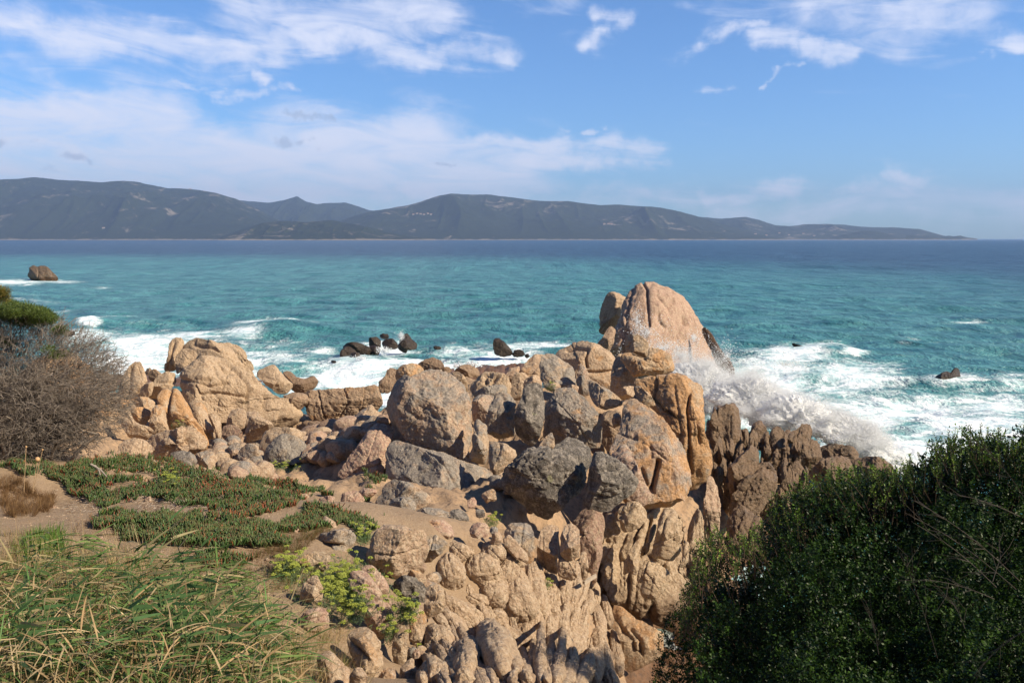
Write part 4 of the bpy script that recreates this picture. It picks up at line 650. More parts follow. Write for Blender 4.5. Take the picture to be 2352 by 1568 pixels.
tB = t.noise(t.comb(t.m('MULTIPLY', px_, .17), t.m('MULTIPLY', py_, .028), 3.0), 1.0, 5, .68, .2)
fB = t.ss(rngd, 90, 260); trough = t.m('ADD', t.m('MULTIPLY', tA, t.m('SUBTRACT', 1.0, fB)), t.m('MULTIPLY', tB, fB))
shal = t.mix(t.ss(trough, .38, .56, .5, 0), shal, (.012, .100, .115)); deepc = t.mix(t.ss(trough, .42, .58, .8, 0), deepc, (.006, .022, .050))  # troughs darkened and crests lightened in colour to imitate wave shading
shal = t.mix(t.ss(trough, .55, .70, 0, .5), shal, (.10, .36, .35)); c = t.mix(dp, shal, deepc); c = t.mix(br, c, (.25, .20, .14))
# milky aerated water round the foam
c = t.mix(t.m('MULTIPLY', t.ss(fo, .25, 1.0), .62), c, t.mix(br, (.30, .56, .56), (.42, .33, .25)))
wv1 = t.vm('SCALE', t.vm('SUBTRACT', t.noise(flat, .55, 4, .6, 0, 1), (.5, .5, .5)), scale=2.4)
wv2 = t.vm('SCALE', t.vm('SUBTRACT', t.noise(flat, 2.6, 3, .6, 0, 1), (.5, .5, .5)), scale=.5)
wpv = t.vm('ADD', t.vm('ADD', t.comb(t.m('MULTIPLY', px_, .6), py_, 0.0), wv1), wv2)
v1 = t.n('ShaderNodeTexVoronoi', {'Vector': wpv, 'Scale': .75}, feature='DISTANCE_TO_EDGE').outputs[0]
v2 = t.n('ShaderNodeTexVoronoi', {'Vector': wpv, 'Scale': 2.3}, feature='DISTANCE_TO_EDGE').outputs[0]
lace = t.m('ADD', t.m('MULTIPLY', t.ss(v1, .32, .0), .55), t.m('MULTIPLY', t.ss(v2, .30, .0), .35))
fb = t.noise(wpv, .42, 7, .68, .5)
val = t.m('ADD', t.m('MULTIPLY', fo, .92), t.m('ADD', t.m('MULTIPLY', lace, .38), t.m('MULTIPLY', t.m('SUBTRACT', fb, .5), 1.25)))
fm = t.m('MULTIPLY', t.ss(val, .44, .98), t.ss(fo, .10, .32))
caps = t.m('MULTIPLY', t.ss(t.noise(t.comb(t.m('MULTIPLY', px_, .10), t.m('MULTIPLY', py_, .16), 0.0), 1.0, 5, .7), .725, .76), t.ss(chop, .5, .62))
caps = t.m('MULTIPLY', caps, t.ss(rngd, 45, 90))
fm = t.m('MAXIMUM', fm, t.m('MULTIPLY', caps, .9))
c = t.mix(fm, c, t.mix(t.ss(t.noise(wpv, 1.6, 6, .7), .36, .6), (.50, .66, .70), (.90, .93, .95)))
hb = t.m('ADD', t.m('ADD', t.m('MULTIPLY', trough, 1.5), t.m('MULTIPLY', fine, 1.2)), t.m('ADD', t.m('MULTIPLY', chop, .5), t.m('MULTIPLY', t.noise(wind, 6.0, 4, .6), .05)))
hb = t.m('ADD', hb, t.m('MULTIPLY', fm, .12))
bn = t.n('ShaderNodeBump', {'Height': hb, 'Strength': t.m('MULTIPLY_ADD', t.ss(fo, .2, .8), -.6, .95), 'Distance': 1.0}).outputs[0]
b = t.n('ShaderNodeBsdfPrincipled', {'Base Color': c, 'Roughness': t.m('ADD', t.m('MULTIPLY', fm, .6), .28), 'IOR': 1.33, 'Normal': bn, 'Specular IOR Level': t.m('MULTIPLY_ADD', fm, -.3, .42)})
t.n('ShaderNodeOutputMaterial', {0: b.outputs[0]})
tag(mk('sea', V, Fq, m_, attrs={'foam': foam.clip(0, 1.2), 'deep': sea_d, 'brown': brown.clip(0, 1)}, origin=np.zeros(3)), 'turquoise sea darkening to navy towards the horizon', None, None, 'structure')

# ------------------------------------------------------------------ far hills
m_, t = newmat('maquis_hillside')
pos = t.n('ShaderNodeNewGeometry').outputs['Position']; z = t.sep(pos)[2]
n1 = t.noise(pos, .0012, 6, .65, .5); n2 = t.noise(pos, .010, 6, .7); rk = t.noise(pos, .0040, 8, .72, .8); cl_ = t.noise(pos, .0007, 3, .5)
c = t.mix(n1, (.010, .018, .007), (.028, .034, .014)); c = t.mix(t.ss(n2, .45, .7), c, (.016, .022, .010))
oi = t.n('ShaderNodeObjectInfo').outputs['Color']; rkd = t.n('ShaderNodeSeparateColor', {0: oi}).outputs[0]
c = t.mix(t.m('MULTIPLY', t.ss(t.m('ADD', t.m('ADD', rk, t.m('MULTIPLY', rkd, .16)), t.m('MULTIPLY', t.m('SUBTRACT', cl_, .5), .4)), .665, .72), t.ss(n2, .40, .58)), c, (.20, .17, .14))
c = t.mix(t.ss(t.m('ADD', z, t.m('MULTIPLY', n2, 30)), 26, 14), c, (.34, .27, .20))
t.n('ShaderNodeOutputMaterial', {0: t.n('ShaderNodeBsdfPrincipled', {'Base Color': c, 'Roughness': .95, 'Specular IOR Level': .1, 'Normal': t.n('ShaderNodeBump', {'Height': t.m('MULTIPLY', n2, 30.0), 'Strength': .6, 'Distance': 1.0}).outputs[0]}).outputs[0]})
HILL = m_; HILLS = []
def hill(label, prof, D0, D1, amp=1.0, seed=0, rocky=0.0, nu=420, nv=90, foot=None):
    prof = np.array(prof, float); xs = np.linspace(prof[0, 0], prof[-1, 0], nu); yt = np.interp(xs, prof[:, 0], prof[:, 1])
    k = np.hanning(9); k /= k.sum(); yt = np.convolve(np.pad(yt, 4, 'edge'), k, 'valid')
    v = np.concatenate([np.linspace(0, 1, nv), np.linspace(1.05, 1.9, 14)])
    U, Vv = np.meshgrid(xs, v, indexing='ij'); Yd = D0 + (D1 - D0) * Vv
    top = W(xs, yt, np.full(nu, D1)); H = np.maximum(top[:, 2], 4)[:, None]
    Xw = (U - 1176) / F * (D0 + (D1 - D0) * Vv) * 1.0 / ray(1176, 549)[1]
    P = np.stack([Xw.ravel(), Yd.ravel(), 0 * Xw.ravel()], 1)
    sp = 1.0 / (D1 - D0)
    spur = (ridged(P * np.array([2.0, .7, 1]) * sp * 1.3, 3, seed) - .45).reshape(U.shape); det = fbm(P * sp * 7, 5, seed + 2).reshape(U.shape); rgh = fbm(P * .006, 3, seed + 6).reshape(U.shape)
    sh = np.where(Vv <= 1, np.sin(np.clip(Vv, 0, 1) * math.pi / 2) ** .85 * .96 + .04 * Vv, 1 - (Vv - 1) * 1.05)
    bell = np.clip(Vv * (1 - Vv) * 4, 0, 1)
    Z = H * (sh + amp * bell * (.34 * spur + .14 * det)) + 9 * rgh * np.clip(Vv * 6, 0, 1) * np.clip(H / 200, .15, 1)
    Z = np.minimum(Z, H * (Vv + .02) * D1 / D1 * 10)
    lim = CAM[2] + (W(xs, yt, np.full(nu, 1.0))[:, 2] - CAM[2])[:, None] * Yd      # keep spurs below the traced skyline
    Z = np.where(Vv < .98, np.minimum(Z, lim - .004 * (1 - Vv) * H), Z); Z[:, 0] = -6
    V3 = np.stack([Xw.ravel(), Yd.ravel(), Z.ravel()], 1); I = np.arange(U.size).reshape(U.shape)
    Fq = np.stack([I[:-1, :-1].ravel(), I[1:, :-1].ravel(), I[1:, 1:].ravel(), I[:-1, 1:].ravel()], 1)
    o = tag(mk('hill', V3, Fq, HILL), label, None, None, 'structure'); o.color = (rocky, 0, 0, 1); HILLS.append(o)
    return o
hill('long dark hill on the left of the far shore', [(-500, 440), (-150, 428), (0, 414), (50, 412), (85, 408), (150, 413), (230, 419), (290, 415), (330, 420), (390, 432), (420, 434), (460, 436), (500, 443), (545, 457), (590, 478), (640, 505), (690, 532), (730, 547)], 7200, 9300, 1.0, 3, .55)
hill('middle saddle with a small rocky peak', [(480, 470), (545, 459), (620, 466), (660, 459), (680, 453), (686, 451), (693, 456), (705, 463), (730, 469), (760, 466), (795, 465), (815, 472), (850, 483), (880, 486), (960, 500)], 9600, 11500, .8, 9, .0)
hill('low rocky foreland in front of the saddle', [(500, 548), (530, 536), (560, 525), (600, 512), (650, 507), (700, 510), (760, 506), (800, 512), (850, 522), (900, 535), (960, 545), (1000, 549)], 5900, 6700, .9, 14, 1.0)
hill('broad central hill of the far shore', [(760, 520), (800, 500), (850, 486), (900, 479), (940, 471), (980, 460), (1010, 449), (1035, 445), (1080, 447), (1125, 447), (1170, 453), (1210, 459), (1250, 462), (1300, 462), (1340, 467), (1380, 472), (1420, 470), (1470, 474), (1520, 478), (1560, 486), (1600, 497), (1660, 515), (1740, 535), (1800, 547)], 7300, 9600, 1.0, 22, .55)
hill('lower hill behind the right end of the far shore', [(1480, 490), (1560, 492), (1610, 499), (1660, 502), (1710, 499), (1740, 505), (1780, 517), (1810, 519), (1860, 515), (1900, 514), (1950, 518), (2000, 522), (2060, 523), (2110, 526), (2140, 534), (2170, 542), (2200, 547)], 8700, 10500, .9, 31, .6)
hill('small rounded hill on the right shore', [(1900, 548), (1940, 537), (1980, 530), (2010, 530), (2040, 537), (2075, 547)], 8200, 8600, .5, 37, .2)
hill('jagged low point tapering into the sea', [(2080, 540), (2130, 541), (2160, 545), (2180, 541), (2190, 543), (2205, 541), (2220, 545), (2245, 548.5)], 8300, 8500, .5, 41, 1.0, nu=160)
# tiny pale houses scattered over the slopes
hm, t = newmat('pale_plaster'); t.n('ShaderNodeOutputMaterial', {0: t.n('ShaderNodeBsdfPrincipled', {'Base Color': (.62, .56, .48, 1), 'Roughness': .9}).outputs[0]})
hr, t = newmat('clay_roof'); t.n('ShaderNodeOutputMaterial', {0: t.n('ShaderNodeBsdfPrincipled', {'Base Color': (.34, .17, .10, 1), 'Roughness': .9}).outputs[0]})
bpy.context.view_layer.update()
def hill_hit(x, y):
    r = ray(x, y); r = r / np.linalg.norm(r); best = None
    for o in HILLS:
        ok, loc, nn, _ = o.ray_cast(Vector(CAM - np.array(o.location)), Vector(r))
        if ok:
            q = np.array(loc) + np.array(o.location)
            if best is None or q[1] < best[1]: best = q
    return best
for k, (hx, hy, hl) in enumerate([(958, 491, 0), (966, 492, 0), (974, 493, 0), (950, 493, 0), (983, 491, 0), (990, 493, 0), (428, 434, 1), (437, 435, 1), (238, 524, 2), (1388, 515, 3), (1397, 515, 3), (1404, 516, 3), (1735, 538, 4), (1760, 541, 4), (1790, 536, 4), (1812, 540, 4), (1845, 537, 4), (1870, 542, 4)]):
    q = hill_hit(hx, hy)
    if q is None: continue
    L = [('pale far house in the cluster on the shoulder of the central hill', 'houses on the central hill'), ('pale far house high on the left hill near its skyline', 'houses near the left skyline'),
         ('lone pale far house low on the left hill', None), ('pale far house low on the front of the central hill', 'houses low on the central hill'), ('pale far house above the right end of the shore', 'houses above the right shore')][hl]
    e = empty('house', q, L[0], 'house', L[1]); w2, d2, h2 = 11, 8, 6
    bx = [(-w2, -d2, -8), (w2, -d2, -8), (w2, d2, -8), (-w2, d2, -8), (-w2, -d2, h2), (w2, -d2, h2), (w2, d2, h2), (-w2, d2, h2)]
    mk('wall', np.array(bx) + q, [[0, 1, 5, 4], [1, 2, 6, 5], [2, 3, 7, 6], [3, 0, 4, 7], [4, 5, 6, 7]], hm, False, e)
    rf = [(-w2 - 1, -d2 - 1, h2), (w2 + 1, -d2 - 1, h2), (w2 + 1, d2 + 1, h2), (-w2 - 1, d2 + 1, h2), (-w2 - 1, 0, h2 + 4), (w2 + 1, 0, h2 + 4)]
    mk('roof', np.array(rf) + q + [0, 0, .05], [[0, 1, 5, 4], [2, 3, 4, 5], [3, 0, 4, 4], [1, 2, 5, 5], [0, 3, 2, 1]], hr, False, e)

# ------------------------------------------------------------------ air between here and the far shore
HZ = (-22000, 22000, -60, 15500, -8, 900)
x0, x1, y0, y1, z0, z1 = HZ
m_, t = newmat('sea_haze'); t.t.nodes.clear()
pv = t.n('ShaderNodeVolumePrincipled', {'Color': (.44, .63, 1.0, 1), 'Density': .000068, 'Anisotropy': .1})
t.n('ShaderNodeOutputMaterial', {'Volume': pv.outputs[0]})
V = [(x0, y0, z0), (x1, y0, z0), (x1, y1, z0), (x0, y1, z0), (x0, y0, z1), (x1, y0, z1), (x1, y1, z1), (x0, y1, z1)]
hz = tag(mk('haze', V, [[0, 3, 2, 1], [4, 5, 6, 7], [0, 1, 5, 4], [1, 2, 6, 5], [2, 3, 7, 6], [3, 0, 4, 7]], m_, False), 'thin bluish sea haze between the rocks and the far shore', None, None, 'stuff')
for q_, r_ in zip([(290, 255, 22, 11), (440, 240, 22, 10), (1425, 172, 32, 10), (1705, 618, 17, 10), (600, 500, 26, 15), (250, 430, 22, 16), (540, 225, 14, 7), (1650, 180, 20, 9), (950, 255, 16, 9)], range(9)):
    P_ = hit(*tp('Z6', q_[0], q_[1])); rock('small pale stone scattered on the sandy path', 'Z6', q_, P_[1], lich=.05, org=.1, pink=.6, name='pebble', cat='stone', group='small stones scattered on the path')

build_rocks()
# ------------------------------------------------------------------ fused bedrock lobes: one outcrop, swollen ribs grown out of the slope
def lobe(T, x0, y0, x1, y1, wpx, prot=.55, bend=0.0, seed=0, res=6):
    s = TR[T][2]; a = hit(*tp(T, x0, y0 + wpx * .35)); b = hit(*tp(T, x1, y1 - wpx * .35)); wpx = wpx * s * 1.22
    dm = (a[1] + b[1]) / 2; wm = wpx * dm / F * .5 / .95
    V, Fc = ico(res); ax = b - a; Ln = np.linalg.norm(ax); ax = ax / Ln; mid = (a + b) / 2; h = Ln / 2 + wm * .7
    vd = mid - CAM; vd /= np.linalg.norm(vd); side = np.cross(ax, -vd); side /= np.linalg.norm(side); up = np.cross(side, ax)
    if up @ vd > 0: up = -up
    l = V[:, 2]; taper = (1 - .28 * l)             # narrower above
    q = V * 2.2 + seed * 3.1
    rr = 1 + .07 * fbm(q, 2, seed) + .02 * fbm(q * 2.6, 3, seed + 4)
    cs = V[:, 0] / np.maximum(np.hypot(V[:, 0], V[:, 1]), 1e-6)
    sx_ = np.sign(V[:, 0]) * np.abs(V[:, 0]) ** .9; sy_ = np.sign(V[:, 1]) * np.abs(V[:, 1]) ** .85
    P = mid + (-l * h * (1 + .06 * fbm(q * .5, 1, seed)))[:, None] * ax + (sx_ * wm * taper * rr + bend * wm * (l * l - .5))[:, None] * side + (sy_ * wm * (prot + .55) * rr * taper)[:, None] * up
    nrm = V[:, :1] * side + V[:, 1:2] * up - V[:, 2:3] * ax
    sw = np.stack([(P @ side) * 7, (P @ ax) * 1.1, (P @ up) * 3], 1)
    P = P + nrm * (-.034 * ridged(sw, 2, 6) - .02 * min(wm / .25, 1.3) * ridged(P * 2.1, 2, 8) ** 2 + .022 * fbm(P * 8, 4, 9, .6) + .008 * fbm(P * 30, 2, 10))[:, None]
    return P, Fc
def outcrop(name, label, T_list, pcol, cat='rock'):
    Vs, Fs, n = [], [], 0
    for k, q in enumerate(T_list):
        V_, F_ = lobe(*q[:6], seed=k * 3 + 1, prot=q[6] if len(q) > 6 else .8, bend=q[7] if len(q) > 7 else 0, res=6 if q[5] > 45 else 5)
        Vs.append(V_); Fs.append(F_ + n); n += len(V_)
    o = mk(name, np.concatenate(Vs), np.concatenate(Fs), ROCK); o.color = pcol; return tag(o, label, cat)
rq = random.Random(31); FL = []
for k in range(75):                                              # fluted flank of the cliff: leaning ribs side by side
    x_ = 110 + 820 * rq.random(); y_ = -20 + 900 * rq.random(); h_ = rq.uniform(240, 480); w_ = rq.uniform(34, 70)
    if y_ + h_ > 1010 - .25 * abs(x_ - 600) or (x_ < 300 and y_ + h_ > 780): continue
    FL.append(('E', x_ + .22 * h_, y_, x_ - .05 * h_, y_ + h_, w_, rq.uniform(.5, .9), rq.uniform(-.2, .2)))
outcrop('fluted_outcrop', 'fluted flank of fused leaning ribs between the ribs of the cliff face', FL, (.02, .3, .0, .1))
EX = []
for row, (ya, yb, n_r) in enumerate([(330, 860, 17), (700, 1260, 18), (1080, 1680, 18)]):      # long ribs packed side by side, fanning with the grain of the rock
    for k in range(n_r):
        x_ = 120 + (k + .5 * (row % 2)) * 1560 / n_r + rq.uniform(-14, 14); ln = np.interp(x_, [100, 700, 1200, 1700], [.55, .25, -.05, -.30])
        y0_ = ya + rq.uniform(-70, 70) * (1 + 2.2 * (row == 2)); y1_ = yb + rq.uniform(-80, 80)
        if y0_ < 930 - x_ * .85 and row == 0: continue
        EX.append(('H', x_ - ln * (y1_ - y0_) * .5, y0_, x_ + ln * (y1_ - y0_) * .5, y1_, rq.uniform(74, 112) * (1 + .25 * (row == 2)), rq.uniform(.7, 1.1) * (1 - .45 * (row == 2)), rq.uniform(-.5, .5)))
outcrop('bedrock_outcrop', 'swollen rounded lobes of fused tan bedrock sloping down at the bottom centre', [('H', *q) for q in [
    (290, 165, 340, 350, 190), (230, 285, 270, 640, 235), (440, 205, 450, 330, 90), (640, 170, 710, 380, 190), (570, 290, 580, 600, 320, .5), (770, 230, 780, 300, 80), (850, 280, 790, 600, 180, .5, .3), (940, 300, 900, 420, 120),
    (1040, 295, 1120, 900, 220, .6, -.2), (930, 420, 1000, 800, 150), (880, 520, 960, 960, 290, .65), (860, 640, 900, 940, 230, .8), (1150, 340, 1185, 860, 80, .8), (720, 530, 660, 820, 250, .5), (580, 505, 620, 640, 190, .5), (430, 590, 440, 690, 95), (470, 680, 560, 840, 150, .4),
    (240, 690, 440, 1010, 180, .8), (400, 760, 560, 1050, 150, .7), (610, 830, 640, 960, 110), (140, 845, 280, 1180, 270, .7), (100, 1000, 210, 1380, 270, .8), (620, 935, 790, 1560, 290, .9, .2), (500, 1090, 690, 1600, 110, 1.0, .4), (440, 1110, 400, 1600, 260, .8),
    (820, 1010, 960, 1300, 220, .5), (870, 1080, 930, 1420, 100, .8), (990, 960, 1000, 1250, 220, .45), (1125, 940, 1130, 1250, 110, .7), (1080, 1180, 1110, 1480, 200, .5), (960, 1280, 1000, 1600, 160, .5), (1230, 880, 1260, 1430, 170, .6), (1370, 900, 1340, 1350, 180, .5), (1480, 1000, 1420, 1300, 170, .5),
    (1330, 640, 1370, 920, 150), (1250, 430, 1265, 680, 115), (1370, 460, 1390, 700, 90), (1380, 530, 1370, 780, 130), (1240, 620, 1240, 860, 110), (1270, 760, 1300, 960, 120), (1490, 450, 1500, 640, 110), (1540, 560, 1550, 980, 120), (1480, 700, 1480, 980, 120), (1690, 530, 1700, 800, 80), (1640, 620, 1630, 880, 90),
    (1620, 950, 1450, 1420, 85, .9), (1700, 820, 1660, 1250, 110, .6), (1560, 1140, 1400, 1500, 120, .6), (1600, 1300, 1540, 1600, 170, .5), (1700, 1150, 1690, 1560, 150, .6), (1640, 1100, 1600, 1300, 70), (1330, 1320, 1300, 1600, 160, .5), (1180, 1400, 1200, 1600, 160, .5), (1420, 1450, 1410, 1600, 130, .5), (980, 1440, 1020, 1620, 130), (880, 1440, 870, 1620, 90), (380, 1460, 400, 1640, 190), (20, 1170, 150, 1400, 150, .7), (80, 1350, 110, 1620, 240, .7), (-40, 1440, -20, 1600, 120),
    (760, 880, 700, 1010, 200, .35), (520, 350, 470, 560, 120, .4), (1080, 860, 1060, 1050, 150, .4), (340, 880, 420, 1080, 110, .4), (1540, 900, 1560, 1120, 110, .5), (700, 1200, 900, 1500, 200, .3)]]
    + [('E', *q) for q in [(150, 740, 190, 1060, 95, .8), (60, 800, 110, 1150, 130), (90, 1050, 140, 1560, 170, .6), (230, 1050, 290, 1500, 110, .7), (20, 1200, 60, 1560, 130), (30, 600, 60, 760, 90), (190, 1430, 220, 1650, 140)]] + EX, (.12, .12, .0, .15))
# ------------------------------------------------------------------ cobbles of the cove and loose stones, each its own object sharing a few shapes
protos = []
for k in range(7):
    V_, F_ = ico(4); rg = np.random.default_rng(k); Lc = V_ * np.array([1, .8 + .2 * rg.random(), .62 + .25 * rg.random()])
    for _ in range(6):
        nn = rg.standard_normal(3); nn /= np.linalg.norm(nn); dd = Lc @ nn; off = np.quantile(dd, .86); Lc = Lc - nn * np.maximum(0, dd - off)[:, None] * .7
    Lc = Lc * (1 + .10 * fbm(V_ * 2 + k, 3, k))[:, None]; protos.append((Lc, F_))
def cobbles(n, poly, T, smin, smax, label, group, cols, seed, name='cobble', cat='stone'):
    r = random.Random(seed); P = [tp(T, *p) for p in poly]; mex = {}
    xs_, ys_ = [p[0] for p in P], [p[1] for p in P]; c = 0
    while c < n:
        x, y = r.uniform(min(xs_), max(xs_)), r.uniform(min(ys_), max(ys_)); ins = False
        for (ax, ay), (bx, by) in zip(P, P[1:] + P[:1]):
            if (ay > y) != (by > y) and x < (bx - ax) * (y - ay) / (by - ay) + ax: ins = not ins
        if not ins: continue
        h = hit(x, y); k = r.randrange(7); s = r.uniform(smin, smax) * (1.5 if r.random() < .15 else 1)
        if k not in mex:
            o = mk(name, protos[k][0], protos[k][1], ROCK, origin=np.zeros(3)); mex[k] = o.data; 
        else: o = bpy.data.objects.new(name, mex[k]); COL.objects.link(o)
        o.scale = (s, s, s); o.location = (h[0], h[1], h[2] + s * .30); o.rotation_euler = (r.uniform(-.4, .4), r.uniform(-.4, .4), r.uniform(0, 6.28))
        q = r.choice(cols); o.color = (q[0], q[1], q[2], q[3] + r.uniform(-.1, .1)); tag(o, label, cat, group); c += 1
CB = [(.1, .1, .0, .2), (.3, .1, .0, .4), (.1, .3, .1, .8), (.5, .05, .05, .3), (.05, .1, .25, .5), (.02, .05, .0, .2)]
cobbles(105, [(1950, 1010), (2100, 930), (2250, 870), (2420, 850), (2640, 800), (2660, 850), (2450, 1000), (2300, 1130), (2100, 1110)], 'Z1', .13, .32, 'rounded cobble among the tumbled cobbles below the slanting pink slab', 'cobbles tumbled below the pink slab', CB, 1)
cobbles(70, [(1450, 1020), (1600, 990), (1760, 1000), (1800, 1180), (1900, 1230), (1650, 1240), (1500, 1200), (1430, 1100)], 'Z1', .12, .28, 'rounded cobble in the pile between the pale leaning wedge and the succulents', 'cobbles piled above the succulents', CB, 2)
cobbles(28, [(2060, 870), (2150, 880), (2290, 900), (2330, 950), (2200, 1000), (2100, 960)], 'Z1', .18, .34, 'dark wet cobble at the edge of the cove', 'wet cobbles in the cove', [(.1, .2, .6, .3), (.1, .1, .5, .5)], 3)
cobbles(36, [(700, 1120), (900, 1080), (1000, 1150), (1300, 1330), (1330, 1480), (1100, 1300), (900, 1250)], 'Z2', .05, .13, 'small broken stone in the crevices under the grey boulders', 'broken stones under the grey boulders', CB, 4)
cobbles(24, [(1450, 400), (1650, 700), (1600, 1500), (1300, 1450), (1500, 900), (1300, 500)], 'F', .04, .11, 'small loose stone among the bedrock lobes', 'loose stones on the bedrock', CB, 6)
cobbles(16, [(480, 120), (1500, 200), (2100, 180), (1900, 700), (900, 560), (100, 300)], 'Z6', .02, .05, 'small pale stone lying on the bare soil', 'tiny stones on bare soil', [(0, .1, 0, .5)], 8, name='pebble')
# ------------------------------------------------------------------ vegetation helpers
def unit(v): return v / np.maximum(np.linalg.norm(v, axis=-1, keepdims=True), 1e-9)
def ribbons(B, Dr, Lg, Wd, droop, colr, nseg=4, fold=0.0, tip=.05, sidev=None, twist=1.0):
    """N flat blades: base B, direction Dr, length, width, downward droop; returns verts, quads, colours"""
    N = len(B); Lg = np.broadcast_to(Lg, N); Wd = np.broadcast_to(Wd, N); droop = np.broadcast_to(droop, N)
    sd = unit(np.cross(Dr, np.array([0, 0, 1.0])) + 1e-4) if sidev is None else sidev
    rot = twist * RNG.uniform(-1, 1, N)[:, None]; sd = unit(sd + rot * np.cross(Dr, sd))
    V = []; 
    for k in range(nseg + 1):
        t = k / nseg; c = B + Dr * (Lg * t)[:, None]; c = c - np.array([0, 0, 1.0]) * (droop * Lg * t * t)[:, None]
        w_ = Wd * (min(1, t * 6 + .35) * (1 - t) ** .6 if t < 1 else tip) * .5
        V += [c - sd * w_[:, None], c + sd * w_[:, None]]
    V = np.stack(V, 1).reshape(-1, 3); n = 2 * (nseg + 1); base = np.arange(N) * n
    Fq = np.concatenate([np.stack([base + 2 * k, base + 2 * k + 1, base + 2 * k + 3, base + 2 * k + 2], 1) for k in range(nseg)])
    return V, Fq, np.repeat(colr, n, 0)
def tubes(paths, radii, colr, ns=4):
    """paths: list of (k,3) arrays"""
    Vs, Fs, Cs, n = [], [], [], 0; an = np.arange(ns) * 2 * math.pi / ns
    for P, r, c in zip(paths, radii, colr):
        P = np.asarray(P); r = np.broadcast_to(r, len(P)); T = unit(np.gradient(P, axis=0)); ref = np.array([.3, .9, .1]); A = unit(np.cross(T, ref)); Bv = np.cross(T, A)
        ring = P[:, None] + (A[:, None] * np.cos(an)[None, :, None] + Bv[:, None] * np.sin(an)[None, :, None]) * r[:, None, None]
        Vs.append(ring.reshape(-1, 3)); k = len(P); i = n + np.arange((k - 1) * ns).reshape(k - 1, ns); j = np.roll(i, -1, 1)
        Fs.append(np.stack([i.ravel(), j.ravel(), (j + ns).ravel(), (i + ns).ravel()], 1)); Cs.append(np.tile(c, (k * ns, 1))); n += k * ns
    return np.concatenate(Vs), np.concatenate(Fs), np.concatenate(Cs)
def colmix(n, *cs, v=.25):
    c = np.array(cs)[RNG.integers(0, len(cs), n)]; return c * (1 + v * RNG.uniform(-1, 1, (n, 1)))
def sample_poly(T, poly, n):
    P = [tp(T, *p) for p in poly]; a = np.array(P); out = np.zeros((0, 2))
    while len(out) < n:
        q = RNG.uniform(a.min(0), a.max(0), (n * 2, 2)); out = np.concatenate([out, q[inpoly(q[:, 0], q[:, 1], P)]])
    return out[:n]

# ------------------------------------------------------------------ carpet of fleshy-leaved succulents
def succulents(name, label, T, poly, n, seed, redness):
    q = sample_poly(T, poly, n); jz = np.stack([q[:, 0] * .03, q[:, 1] * .06, 0 * q[:, 0]], 1); q = q + np.stack([34 * fbm(jz, 3, 3), 12 * fbm(jz + 9, 3, 5)], 1); Bp = hitv(q[:, 0], q[:, 1]); cl = fbm(Bp * np.array([1, 1, 0]) * 1.6, 3, seed)
    keep = (fbm(Bp * np.array([1, 1, 0]) * 2.2 + 9, 3, seed + 3) + RNG.normal(0, .10, len(Bp)) > -.16); Bp, cl = Bp[keep], cl[keep]; n = len(Bp)
    mound = (.10 * (fbm(Bp * np.array([2.4, 2.4, 0]), 2, seed + 8) + .3)).clip(0); Bp = Bp + np.array([0, 0, 1]) * mound[:, None]
    az_ = RNG.uniform(0, 2 * math.pi, n); ln = RNG.uniform(.15, .75, n); Dr = unit(np.stack([np.cos(az_) * ln + .1, np.sin(az_) * ln, np.ones(n)], 1)); Lg = RNG.uniform(.05, .115, n); r = RNG.uniform(.006, .010, n)
    A = unit(np.cross(Dr, [1, .2, .1])); Bv = np.cross(Dr, A); ring = []
    for h, k in ((-.1, .7), (.45, 1.1), (.8, .75)):
        for a in range(3): ring.append(Bp + Dr * (Lg * h)[:, None] + (A * math.cos(a * 2.094) + Bv * math.sin(a * 2.094)) * (r * k)[:, None])
    ring.append(Bp + Dr * Lg[:, None]); V = np.stack(ring, 1).reshape(-1, 3); b = np.arange(n) * 10; Fs = []
    for lv in range(2):
        for a in range(3):
            p, q2 = lv * 3 + a, lv * 3 + (a + 1) % 3; Fs += [np.stack([b + p, b + q2, b + q2 + 3], 1), np.stack([b + p, b + q2 + 3, b + p + 3], 1)]
    for a in range(3): Fs.append(np.stack([b + 6 + a, b + 6 + (a + 1) % 3, b + 9], 1))
    red = (RNG.random(n) < (redness + .6 * cl).clip(.04, .9))[:, None]
    c = np.where(red, colmix(n, (.22, .055, .025), (.30, .10, .04), (.13, .05, .03)), colmix(n, (.050, .105, .026), (.085, .15, .04), (.035, .08, .026), (.10, .10, .04)))
    cc = np.repeat(c, 10, 0); cc[9::10] = cc[9::10] * .6 + np.array([.18, .07, .03]) * .6
    o = mk(name, V, np.concatenate(Fs), SUCC, True, col=cc); tag(o, label, 'ground cover', None, 'stuff')
succulents('succulent_carpet', 'dense green and reddish carpet of fleshy leaves between path and boulders', 'D', [(-5, 1068), (60, 1058), (130, 1078), (270, 1045), (370, 1052), (420, 1070), (500, 1082), (560, 1102), (640, 1104), (700, 1122), (765, 1128), (745, 1150), (700, 1152), (650, 1167), (600, 1182), (540, 1192), (480, 1172), (400, 1160), (340, 1150), (250, 1165), (170, 1150), (120, 1112), (60, 1092), (-5, 1085)], 30000, 1, .10)
succulents('succulent_carpet', 'lower green carpet of fleshy leaves between the path and the reeds', 'D', [(205, 1205), (250, 1180), (330, 1185), (450, 1190), (560, 1195), (640, 1215), (658, 1262), (600, 1268), (560, 1262), (500, 1285), (565, 1302), (545, 1314), (500, 1312), (450, 1295), (380, 1260), (300, 1245), (230, 1235)], 17000, 5, .03)
succulents('succulent_carpet', 'small dark carpet of fleshy leaves behind the white crusted boulder', 'D', [(680, 1187), (700, 1170), (780, 1168), (850, 1178), (905, 1200), (870, 1222), (830, 1226), (790, 1205), (740, 1215), (660, 1232), (638, 1215)], 8500, 9, .03)
